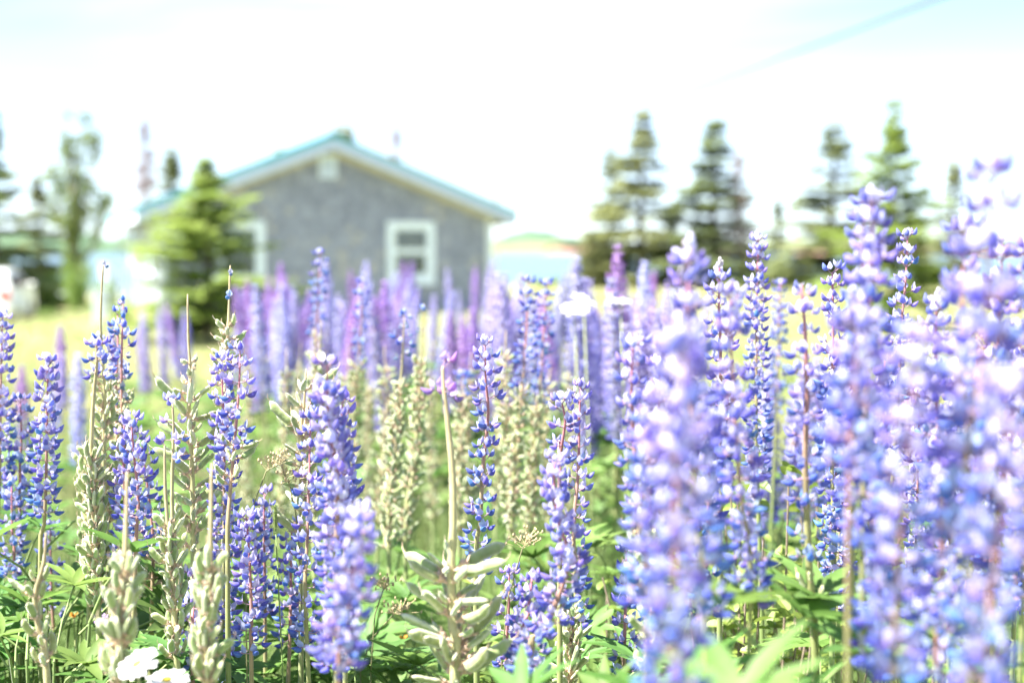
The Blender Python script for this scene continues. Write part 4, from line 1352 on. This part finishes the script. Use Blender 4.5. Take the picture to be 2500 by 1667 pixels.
for k, (px, py, d, y1) in enumerate(((2510, 620, 1.1, 1500), (2385, 820, 1.3, 1600), (2490, 800, 1.5, 1500), (2330, 900, 1.5, 1500), (2160, 880, 1.4, 1500), (2245, 960, 1.55, 1550), (2060, 900, 1.6, 1500),
                                     (1735, 980, 1.3, 1500), (1610, 900, 1.25, 1450), (2150, 1150, 1.0, 1667), (2300, 1180, .95, 1667), (1590, 980, 1.0, 1500), (2420, 1300, 1.2, 1667))):
    lupin(d, [(px, py), (px - 6, (py + y1) / 2), (px - 14, y1)], [('f', py + 8, y1 - 10, .0155, 6, .9, 3.1)], 'violet-blue lupin spike packed inside the tall dense mass', RG, leaves=3)

# ------------------------------------------------------------------ lupins further off (one joined spike each)
def spike_mesh(seed, ages, L, n, dens):
    r = random.Random(seed)
    big = MB()
    lows = [floret_mb(v, True) for v in range(3)]
    z = 0; off = 0
    k = 0
    while z < L:
        t = z / L                     # 0 top .. 1 bottom
        off += .5
        for j in range(n):
            az = off + 6.283 * (j + r.uniform(-.2, .2)) / n
            ag = min(2, max(0, int(round(2 * t + r.gauss(0, .35)))))
            f = lows[r.randrange(3)]
            s = (.55 + .45 * min(1, t * 4)) * r.uniform(.9, 1.15)
            Mx = Matrix.Translation((0, 0, -z + r.uniform(-.003, .003))) @ Euler((r.gauss(0, .2), -(.7 - .8 * t) + r.gauss(0, .12), az)).to_matrix().to_4x4() @ Matrix.Scale(s, 4)
            b = len(big.m)
            big.merge(f, Mx)
            for q in range(b, len(big.m)):
                if big.m[q]: big.m[q] += 2 * ag
        z += dens * r.uniform(.9, 1.1)
    mats = [M['calyx']]
    for a in ages: mats += [M['wing%d' % a], M['ban%d' % a]]
    me = big.mesh('lupin spike', mats)
    return me


SPK = {}
SPK['violet'] = [spike_mesh(1 + i, (0, 0, 1), (.26, .30)[i], 6, .0135) for i in range(2)]
SPK['blue'] = [spike_mesh(5 + i, (1, 1, 2), (.24, .28)[i], 5, .016) for i in range(2)]
SPK['pink'] = [spike_mesh(9 + i, (5, 5, 1), (.24, .28)[i], 6, .0135) for i in range(2)]
SPK['pale'] = [spike_mesh(13 + i, (0, 0, 1), (.24, .28)[i], 6, .0135) for i in range(2)]
mb = MB(); mb.tube([(0, 0, -.03), (.004, .003, .35), (0, 0, .72), (0, 0, 1.0)], [.0045, .004, .003, .0015], 6, [1, .9, .5, .1])
STM = mb.mesh('far stem', M['stem'], True, True)
random.seed(33)


def far_lupin(px, py, D, kind, label, group, leaves=3, hmin=.5):
    top = at(px, py, D)
    g = ground(top.x, D)
    h = top.z - g
    if h < hmin: return
    o = empty('lupin', (top.x, D, g), label, 'lupin', group, random.random() * 6.28)
    o.rotation_euler = (random.gauss(0, .075), random.gauss(0, .075), random.random() * 6.28)
    s = link('stem', STM, o); s.scale = (1, 1, h)
    link('flower_spike', random.choice(SPK[kind]), o, (0, 0, h), (0, 0, 0), random.uniform(.9, 1.15))
    for k in range(leaves):
        z = h * random.uniform(.3, .62)
        link('leaf', random.choice(LEAF), o, (0, 0, z), (random.uniform(-.2, .2), random.uniform(-.5, .2), random.random() * 6.28), random.uniform(.9, 1.3))


def kinds(p): 
    r = random.random()
    return 'violet' if r < p[0] else 'blue' if r < p[0] + p[1] else 'pink' if r < p[0] + p[1] + p[2] else 'pale'


# row in front of the shingled wall
HG = 'lilac lupins in front of the cottage wall'
for i in range(88):
    px = random.uniform(585, 1275)
    D = random.uniform(3.6, 6.6)
    py = random.gauss(716, 42) + (8 if px < 700 else 0)
    py = max(py, 646)
    kd = kinds((.5, .10, .28, .12))
    nm = {'violet': 'violet', 'blue': 'blue-violet', 'pink': 'purple-pink', 'pale': 'pale lilac'}[kd]
    far_lupin(px, py, D, kd, '%s lupin spike in the crowded row before the cottage wall' % nm, HG)
for px, py in ((1170, 780), (1130, 800), (1150, 830), (1110, 760), (1190, 760)):
    far_lupin(px, py, random.uniform(3.6, 4.4), 'pink', 'purple-pink lupin spike in the crowded row before the cottage wall', HG)
# before the young spruce
for px, py, D, kd in ((365, 772, 5.0, 'pale'), (335, 800, 5.4, 'pink'), (425, 752, 5.0, 'violet'), (440, 765, 5.6, 'blue'), (515, 735, 5.4, 'pink'), (530, 745, 5.0, 'violet'), (470, 775, 6.0, 'violet'), (590, 728, 5.2, 'pink'), (617, 715, 5.6, 'pale'), (395, 800, 6.0, 'pink'), (660, 700, 5.0, 'violet'), (640, 720, 5.5, 'pink')):
    nm = {'violet': 'violet', 'blue': 'blue-violet', 'pink': 'purple-pink', 'pale': 'pale lilac'}[kd]
    far_lupin(px, py, D, kd, '%s lupin spike before the bright young spruce' % nm, 'lupins before the young spruce')
# lawn side
for px, py, D, kd, lb in ((155, 805, 4.6, 'pink', 'purple lupin alone on the yellow lawn beyond the left clump'), (75, 872, 4.0, 'blue', 'dusky violet lupin behind the left clump, on the lawn'), (178, 875, 3.4, 'pale', 'pale bluish lupin on the lawn beside the pod-bearing stalks'),
                          (60, 900, 4.4, 'pink', 'small purple lupin low on the lawn behind the left clump'), (915, 1000, 4.2, 'pale', 'small pale pink lupin alone in the grass between pod stalks'), (1165, 1000, 4.0, 'pink', 'small purple lupin in the grass behind the sharp sparse spike')):
    far_lupin(px, py, D, kd, lb, None, hmin=.2)
# row on the water side
WG = 'lupins in the row before the water'
for i in range(46):
    px = random.uniform(1290, 1640)
    D = random.uniform(2.9, 5.5)
    py = random.gauss(738, 45)
    py = max(py, 640)
    kd = kinds((.42, .28, .22, .08))
    nm = {'violet': 'violet', 'blue': 'blue-violet', 'pink': 'purple-pink', 'pale': 'pale lilac'}[kd]
    far_lupin(px, py, D, kd, '%s lupin spike in the crowded row before the water' % nm, WG)
far_lupin(1507, 612, 3.0, 'pink', 'purple-pink lupin rising tallest of the row before the water', WG)
far_lupin(1408, 640, 3.0, 'violet', 'pale violet lupin tip just behind the white meadow daisies', WG)
far_lupin(1345, 668, 3.2, 'violet', 'full violet lupin beside the deep blue stalks', WG)
far_lupin(1555, 700, 3.2, 'violet', 'violet lupin at the end of the row next to the dense mass', WG)
for i in range(26):
    px = random.uniform(1650, 2520)
    kd = kinds((.55, .25, .15, .05))
    nm = {'violet': 'violet', 'blue': 'blue-violet', 'pink': 'purple-pink', 'pale': 'pale lilac'}[kd]
    far_lupin(px, random.uniform(830, 960), random.uniform(2.6, 4.0), kd, '%s lupin spike half hidden behind the dense mass' % nm, 'lupins behind the dense mass')

# ------------------------------------------------------------------ daisies and small flowers
mb = MB()
k = 5
vs = []
for i in range(k + 1):
    t = i / k
    w = .0032 * (math.sin(math.pi * (.12 + .80 * t)) ** .6)
    for u in (-1, 0, 1): vs.append((.004 + .0165 * t, u * w, .0012 * math.sin(t * 3) + .0008 * abs(u)))
mb.add(vs, [(i * 3 + j, i * 3 + j + 1, i * 3 + j + 4, i * 3 + j + 3) for i in range(k) for j in (0, 1)])
PETAL = mb.mesh('petal', M['white_petal'])
mb = MB(); mb.ell((0, 0, .001), (.0055, .0055, .0028), Matrix.Rotation(0, 3, 'Y'), 12, 8); DISC = mb.mesh('disc', M['yellow'])
random.seed(44)


def daisy(px, py, D, label, tilt, az, s=1.0, group='white daisies'):
    p = at(px, py, D); g = ground(p.x, D)
    base = Vector((p.x + .02, D + .02, g))
    o = empty('daisy', base, label, 'daisy', group)
    q = p - base
    mb = MB(); mb.tube([(0, 0, -.02), q * .5 + Vector((.01, 0, .02)), q + Vector((0, 0, -.004))], [.0016, .0014, .0012], 6, [1, 1, .8])
    mb.build('stem', M['stem_dry'], o, smooth=True, vals=True)
    h = Matrix.Rotation(az, 4, 'Z') @ Matrix.Rotation(tilt, 4, 'Y')
    c = link('disc', DISC, o, q, h.to_euler(), s)
    n = 21
    for i in range(n):
        m = h @ Matrix.Rotation(6.283 * (i + random.uniform(-.15, .15)) / n, 4, 'Z') @ Matrix.Rotation(random.uniform(-.12, .12), 4, 'Y')
        link('petal', PETAL, o, q + (m @ Vector((0, 0, random.uniform(-.0006, .0006)))), m.to_euler(), s * random.uniform(.92, 1.06))


daisy(336, 1622, 1.1, 'white daisy with yellow disc tilted towards the pod stalks', .55, -2.2, .85)
daisy(408, 1660, 1.12, 'white daisy cut off by its neighbours, next to the tilted daisy', .25, -1.6, .85)
daisy(1402, 756, 2.45, 'white daisy above the crowded lupin row before the water', .35, -1.5, 1.25)
daisy(1425, 733, 2.55, 'second white daisy close behind the first above the lupin row', .5, -.6, 1.15)
daisy(1515, 736, 2.5, 'white daisy next to the tallest purple-pink lupin before the water', .2, -1.2, .95)


def hawk(px, py, D, label):
    p = at(px, py, D); g = ground(p.x, D)
    base = Vector((p.x, D, g))
    o = empty('hawkweed', base, label, 'wildflower', 'orange hawkweeds')
    q = p - base
    mb = MB(); mb.tube([(0, 0, -.02), q * .5 + Vector((.008, 0, 0)), q], [.0013, .0011, .001], 5, [1, 1, .9]); mb.build('stem', M['stem_dry'], o, smooth=True, vals=True)
    mb = MB()
    for i in range(26):
        a = random.random() * 6.28; L = random.uniform(.004, .009)
        d = Vector((math.cos(a), math.sin(a), random.uniform(.1, 1.4))).normalized() * L
        sd2 = Vector((-math.sin(a), math.cos(a), 0)) * .0011
        mb.add([tuple(q), tuple(q + d + sd2), tuple(q + d - sd2)], [(0, 1, 2)])
    mb.build('flower_head', M['orange'], o)


hawk(180, 1506, 1.75, 'small orange hawkweed beside the vetch flower')
hawk(4, 1468, 1.7, 'small orange hawkweed at the foot of the left clump')
hawk(985, 1563, 1.8, 'small orange hawkweed in the leaves beside the big fuzzy pods')

# vetch flower
p = at(245, 1490, 1.6); g = ground(p.x, 1.6); base = Vector((p.x, 1.6, g))
o = empty('vetch', base, 'small hanging purple vetch flower under the dense pod column', 'wildflower')
mb = MB(); q = p - base; mb.tube([(0, 0, -.02), q * .6, q, q + Vector((.008, 0, -.03))], .0009, 5, [1, 1, .8, .5]); mb.build('stem', M['stem_dry'], o, smooth=True, vals=True)
for i in range(26):
    t = i / 26
    link('floret', FLO[5][i % 3], o, q + Vector((.008 * t, 0, -.033 * t)), (0, .5 + random.gauss(0, .2), random.random() * 6.28), .45)

# timothy grass and thin seeding grasses
def timothy(px, py, D, label, hl=.022):
    p = at(px, py, D); g = ground(p.x, D); base = Vector((p.x + .01, D, g)); q = p - base
    o = empty('timothy_grass', base, label, 'grass', 'seeding grass stalks')
    mb = MB(); mb.tube([(0, 0, -.02), q * .5 + Vector((.01, 0, 0)), q], [.0012, .001, .0008], 5, [.6, .5, .4]); mb.build('stem', M['grass'], o, smooth=True, vals=True)
    mb = MB()
    n = 9
    mb.tube([q + Vector((0, 0, -hl + 2 * hl * i / n)) for i in range(n + 1)], [.0022 * (math.sin(math.pi * (.1 + .85 * i / n)) ** .5) for i in range(n + 1)], 7, [.55] * (n + 1))
    for i in range(160):
        t = random.random(); a = random.random() * 6.28
        c = q + Vector((math.cos(a) * .0022, math.sin(a) * .0022, -hl + 2 * hl * t))
        d = Vector((math.cos(a), math.sin(a), .6)) * .0018; s = Vector((-math.sin(a), math.cos(a), 0)) * .0007
        mb.val = .6; mb.add([tuple(c + s), tuple(c - s), tuple(c + d)], [(0, 1, 2)])
    mb.build('seed_head', M['grass'], o, vals=True)


timothy(672, 1262, 1.45, 'green timothy grass head beside a violet lupin', .013)
timothy(862, 1560, 1.5, 'thin timothy grass head low beside the big violet spike', .011)


def panicle(pxs, D, label):
    pts = [at(px, py, D) for px, py in pxs]
    g = ground(pts[0].x, D); base = Vector((pts[0].x, D + .03, g))
    o = empty('seeding_grass', base, label, 'grass', 'seeding grass stalks')
    mb = MB(); mb.tube([Vector((0, 0, -.02))] + [p - base for p in pts], [.0010] + [.0008] * (len(pts) - 1) + [.0004], 5, [.9] * (len(pts) + 1)); mb.build('stem', M['grass'], o, smooth=True, vals=True)
    mb = MB()
    for i in range(34):
        t = random.random()
        k = len(pts) - 2
        b = pts[k].lerp(pts[k + 1], t) - base
        e = b + Vector((random.gauss(0, .009), random.gauss(0, .009), random.uniform(.001, .012)))
        mb.tube([b, e], .0003, 3, cap=False)
        mb.ell(e, (.0011, .0011, .0024), None, 4, 3)
    mb.build('seed_head', M['dryseed'], o)


panicle([(600, 1500), (604, 1270), (650, 1150), (705, 1118)], 1.48, 'thin straw-coloured grass arching over the short violet lupin')
panicle([(735, 1400), (722, 1250), (705, 1180), (690, 1150)], 1.55, 'thin straw-coloured grass leaning before the pod stalk')
panicle([(1225, 1600), (1240, 1460), (1275, 1340), (1290, 1310)], 1.5, 'thin straw-coloured grass above the small lilac lupin')
panicle([(905, 1640), (915, 1500), (935, 1440), (950, 1425)], 1.6, 'reddish seeding grass between the big violet spike and the fuzzy pods')
panicle([(880, 1640), (905, 1560), (960, 1500), (985, 1485)], 1.62, 'reddish seeding grass bending towards the fuzzy pods')

# ------------------------------------------------------------------ leaf clumps and shrub
LC = 'leaf clumps of lupins without flowers'


def leaf_clump(x, y, hmax, n, label, group=LC, spread=.17, ks=(0, 1, 2, 3, 4)):
    g = ground(x, y)
    base = Vector((x, y, g))
    o = empty('lupin_leaf_clump', base, label, 'plant', group)
    mb = MB()
    for k in range(n):
        a = random.random() * 6.28; r = random.uniform(.02, spread)
        h = hmax * random.uniform(.72, 1.02)
        e = Vector((math.cos(a) * r, math.sin(a) * r, h))
        mb.tube([(0, 0, -.02), e * .5 + Vector((0, 0, .05)), e], [.003, .0022, .0016], 4, [1, 1, 1], cap=False)
        add_leaf(o, base, base + e, 1.1, a + random.gauss(0, .5), None, random.choice(ks))
    mb.build('stems', M['stem'], o, smooth=True, vals=True)


for px, py, D, h in ((70, 1400, 1.45, 0), (40, 1560, 1.5, 0), (180, 1560, 1.55, 0), (110, 1480, 1.6, 0), (250, 1580, 1.65, 0), (130, 1640, 1.45, 0), (60, 1300, 1.8, 0), (20, 1420, 1.6, 0), (15, 1200, 1.75, 0), (160, 1340, 1.7, 0), (215, 1640, 1.5, 0), (30, 1640, 1.35, 0)):
    p = at(px, py, D)
    leaf_clump(p.x, D, p.z - ground(p.x, D) - .05, 9, 'clump of big palmate lupin leaves at the foot of the left clump', LC, .10, (0, 2, 3))
for px, py, D in ((420, 1400, 1.9), (380, 1330, 2.0), (690, 1480, 1.75), (760, 1540, 1.8), (930, 1400, 2.0), (1010, 1450, 1.9), (960, 1500, 1.8), (1050, 1300, 2.3), (985, 1330, 2.3), (1470, 1240, 1.9), (1450, 1330, 1.9), (1500, 1200, 2.1), (1440, 1450, 1.7), (1050, 1560, 1.7), (900, 1620, 1.7), (660, 1620, 1.5), (1330, 1500, 1.75), (330, 1480, 1.75), (560, 1620, 1.7), (720, 1610, 1.65), (1000, 1620, 1.6), (1180, 1560, 1.7), (950, 1560, 1.7), (1450, 1600, 1.6), (1500, 1520, 1.7), (1130, 1640, 1.6)):
    p = at(px, py, D)
    leaf_clump(p.x, D, p.z - ground(p.x, D) - .09, 8, 'clump of palmate lupin leaves between the front flower stalks', LC, .12, (0, 2, 3))
for px, py, D in ((1870, 1560, 1.0), (1960, 1620, .95), (1760, 1640, 1.05), (2080, 1600, 1.05), (1900, 1660, 1.1), (2220, 1620, 1.1)):
    p = at(px, py, D)
    leaf_clump(p.x, D, p.z - ground(p.x, D) - .06, 8, 'clump of large soft-focus lupin leaves under the tall dense mass', LC, .07, (0, 2))
for i in range(24):
    px = random.uniform(560, 1650); D = random.uniform(3.6, 6.0)
    py = 880 + (1100 - 880) * random.random() * (4.2 / D)
    p = at(px, py, D)
    hh = p.z - ground(p.x, D)
    if .3 < hh: leaf_clump(p.x, D, min(.6, hh - .1), 9, 'leafy lupin clump in the grass under the crowded rows')
for i in range(14):
    px = random.uniform(20, 560); D = random.uniform(3.0, 5.5)
    p = at(px, random.uniform(980, 1150), D)
    hh = p.z - ground(p.x, D)
    if .15 < hh: leaf_clump(p.x, D, min(.55, hh), 7, 'leafy lupin clump in the grass beyond the left clump')

# leafy yellow-green shrub inside the right mass
random.seed(52)
SLEAF = []
for i in range(2):
    mb = MB(); leaflet(mb, Vector((0, 0, 0)), Vector((1, 0, 0)), Vector((0, 0, 1)), .024, .0075, .1 + .15 * i); SLEAF.append(mb)
for si, (px, py, D, lb) in enumerate(((1900, 1080, 1.75, 'yellow-green small-leaved shrub with dry twigs behind the separated violet whorls'), (1790, 1260, 1.7, 'yellow-green small-leaved shrub under the pale-stemmed lupin'), (2060, 1180, 1.85, 'yellow-green small-leaved shrub behind the red-tipped lupin'),
                                      (1480, 1440, 1.75, 'yellow-green small-leaved shrub before the leaning violet spike'), (2250, 1280, 1.8, 'yellow-green small-leaved shrub deep inside the dense mass'))):
    p = at(px, py, D); g = ground(p.x, D); base = Vector((p.x, D, g)); H = p.z - g
    o = empty('leafy_shrub', base, lb, 'shrub', 'small-leaved shrubs')
    st, lf = MB(), MB()
    for k in range(26):
        a = random.random() * 6.28; r = random.uniform(.03, .2)
        e = Vector((math.cos(a) * r, math.sin(a) * r, H * random.uniform(.55, 1.0)))
        st.tube([(0, 0, -.02), e * .5 + Vector((0, 0, .04)), e], [.003, .002, .0012], 4, cap=False)
        for q in range(26):
            t = random.uniform(.45, 1.02)
            c = (e * t) + Vector((random.gauss(0, .012), random.gauss(0, .012), random.gauss(0, .01)))
            m = Matrix.Translation(c) @ Euler((random.uniform(-.8, .8), random.uniform(-.9, .4), random.random() * 6.28)).to_matrix().to_4x4() @ Matrix.Scale(random.uniform(.6, 1.25), 4)
            lf.merge(SLEAF[random.randrange(2)], m)
    st.build('branches', M['twig'], o, smooth=True)
    lf.build('foliage', M['shrub'], o)

# ------------------------------------------------------------------ grass (nobody could count it)
def grass(name, label, n, sampler, hfun, wfun, tone, lean=.35, rings=3):
    P = np.array([sampler() for _ in range(n)])
    n = len(P)
    h = np.array([hfun(x, y) for x, y in P])
    w = np.array([wfun(x, y) for x, y in P])
    g = np.array([ground(x, y) for x, y in P])
    a = rng.uniform(0, 2 * np.pi, n); f = rng.uniform(0, 2 * np.pi, n)
    ln = np.abs(rng.normal(lean, .2, n)) * h
    V_ = np.zeros((n, 2 * rings + 1, 3))
    for i in range(rings):
        t = i / rings
        cx = P[:, 0] + np.cos(a) * ln * t * t; cy = P[:, 1] + np.sin(a) * ln * t * t
        cz = g - .01 + h * t * (1 - .12 * t)
        ww = w * (1 - .55 * t)
        V_[:, 2 * i] = np.stack([cx + np.cos(f) * ww, cy + np.sin(f) * ww, cz], 1)
        V_[:, 2 * i + 1] = np.stack([cx - np.cos(f) * ww, cy - np.sin(f) * ww, cz], 1)
    V_[:, -1] = np.stack([P[:, 0] + np.cos(a) * ln, P[:, 1] + np.sin(a) * ln, g + h * .88], 1)
    nv = 2 * rings + 1
    quads = []
    for i in range(rings - 1): quads.append([2 * i, 2 * i + 1, 2 * i + 3, 2 * i + 2])
    Q = (np.arange(n)[:, None, None] * nv + np.array(quads)[None]).reshape(-1, 4)
    T = (np.arange(n)[:, None] * nv + np.array([2 * rings - 2, 2 * rings - 1, 2 * rings])[None])
    me = bpy.data.meshes.new(name)
    me.vertices.add(n * nv)
    me.vertices.foreach_set('co', V_.reshape(-1))
    loops = np.concatenate([Q.reshape(-1), T.reshape(-1)])
    me.loops.add(len(loops)); me.loops.foreach_set('vertex_index', loops.astype(np.int32))
    starts = np.concatenate([np.arange(len(Q)) * 4, len(Q) * 4 + np.arange(len(T)) * 3])
    me.polygons.add(len(starts)); me.polygons.foreach_set('loop_start', starts.astype(np.int32))
    me.update(calc_edges=True)
    me.materials.append(M['grass'])
    tn = np.clip(np.array([tone(x, y) for x, y in P]) + rng.normal(0, .16, n), 0, 1)
    at2 = me.attributes.new('tone', 'FLOAT', 'POINT')
    at2.data.foreach_set('value', np.repeat(tn, nv).astype(np.float32))
    o = link(name, me)
    return pset(o, label, 'grass', None, 'stuff')


def wedge(y0, y1, pw=1.0, mg=.1):
    def f():
        y = y0 + (y1 - y0) * rng.random() ** pw
        return ((rng.random() * 2 - 1) * (.37 * y + mg + .1 * y), y)
    return f


def patch(x, y): return .5 + .5 * math.sin(x * .9 + 1.3 * math.sin(y * .5)) * math.sin(y * .7 + .8 * math.sin(x * .6))


grass('meadow_grass', 'tall fine green grass filling the ground between the lupins', 34000, wedge(.75, 3.4, 1.0, .3), lambda x, y: rng.uniform(.3, .76) * (.8 if y < 1.4 else 1), lambda x, y: rng.uniform(.0009, .0022), lambda x, y: .2 + .2 * patch(x * 2, y * 2), .4)
grass('field_grass', 'yellow-green field grass stretching towards the cottage', 52000, wedge(3.0, 14, 1.5), lambda x, y: rng.uniform(.12, .34) * (1 - .4 * sstep(6, 14, y)), lambda x, y: rng.uniform(.002, .0045), lambda x, y: .5 + .42 * patch(x, y), .5)
grass('lawn_grass', 'short pale yellow grass around the cottage and the car', 40000, wedge(13, 48, 1.2, 1.0), lambda x, y: rng.uniform(.06, .15), lambda x, y: rng.uniform(.006, .014), lambda x, y: .55 + .35 * patch(x * .5, y * .4), .6)
print('OBJECTS TOTAL', len(bpy.data.objects))
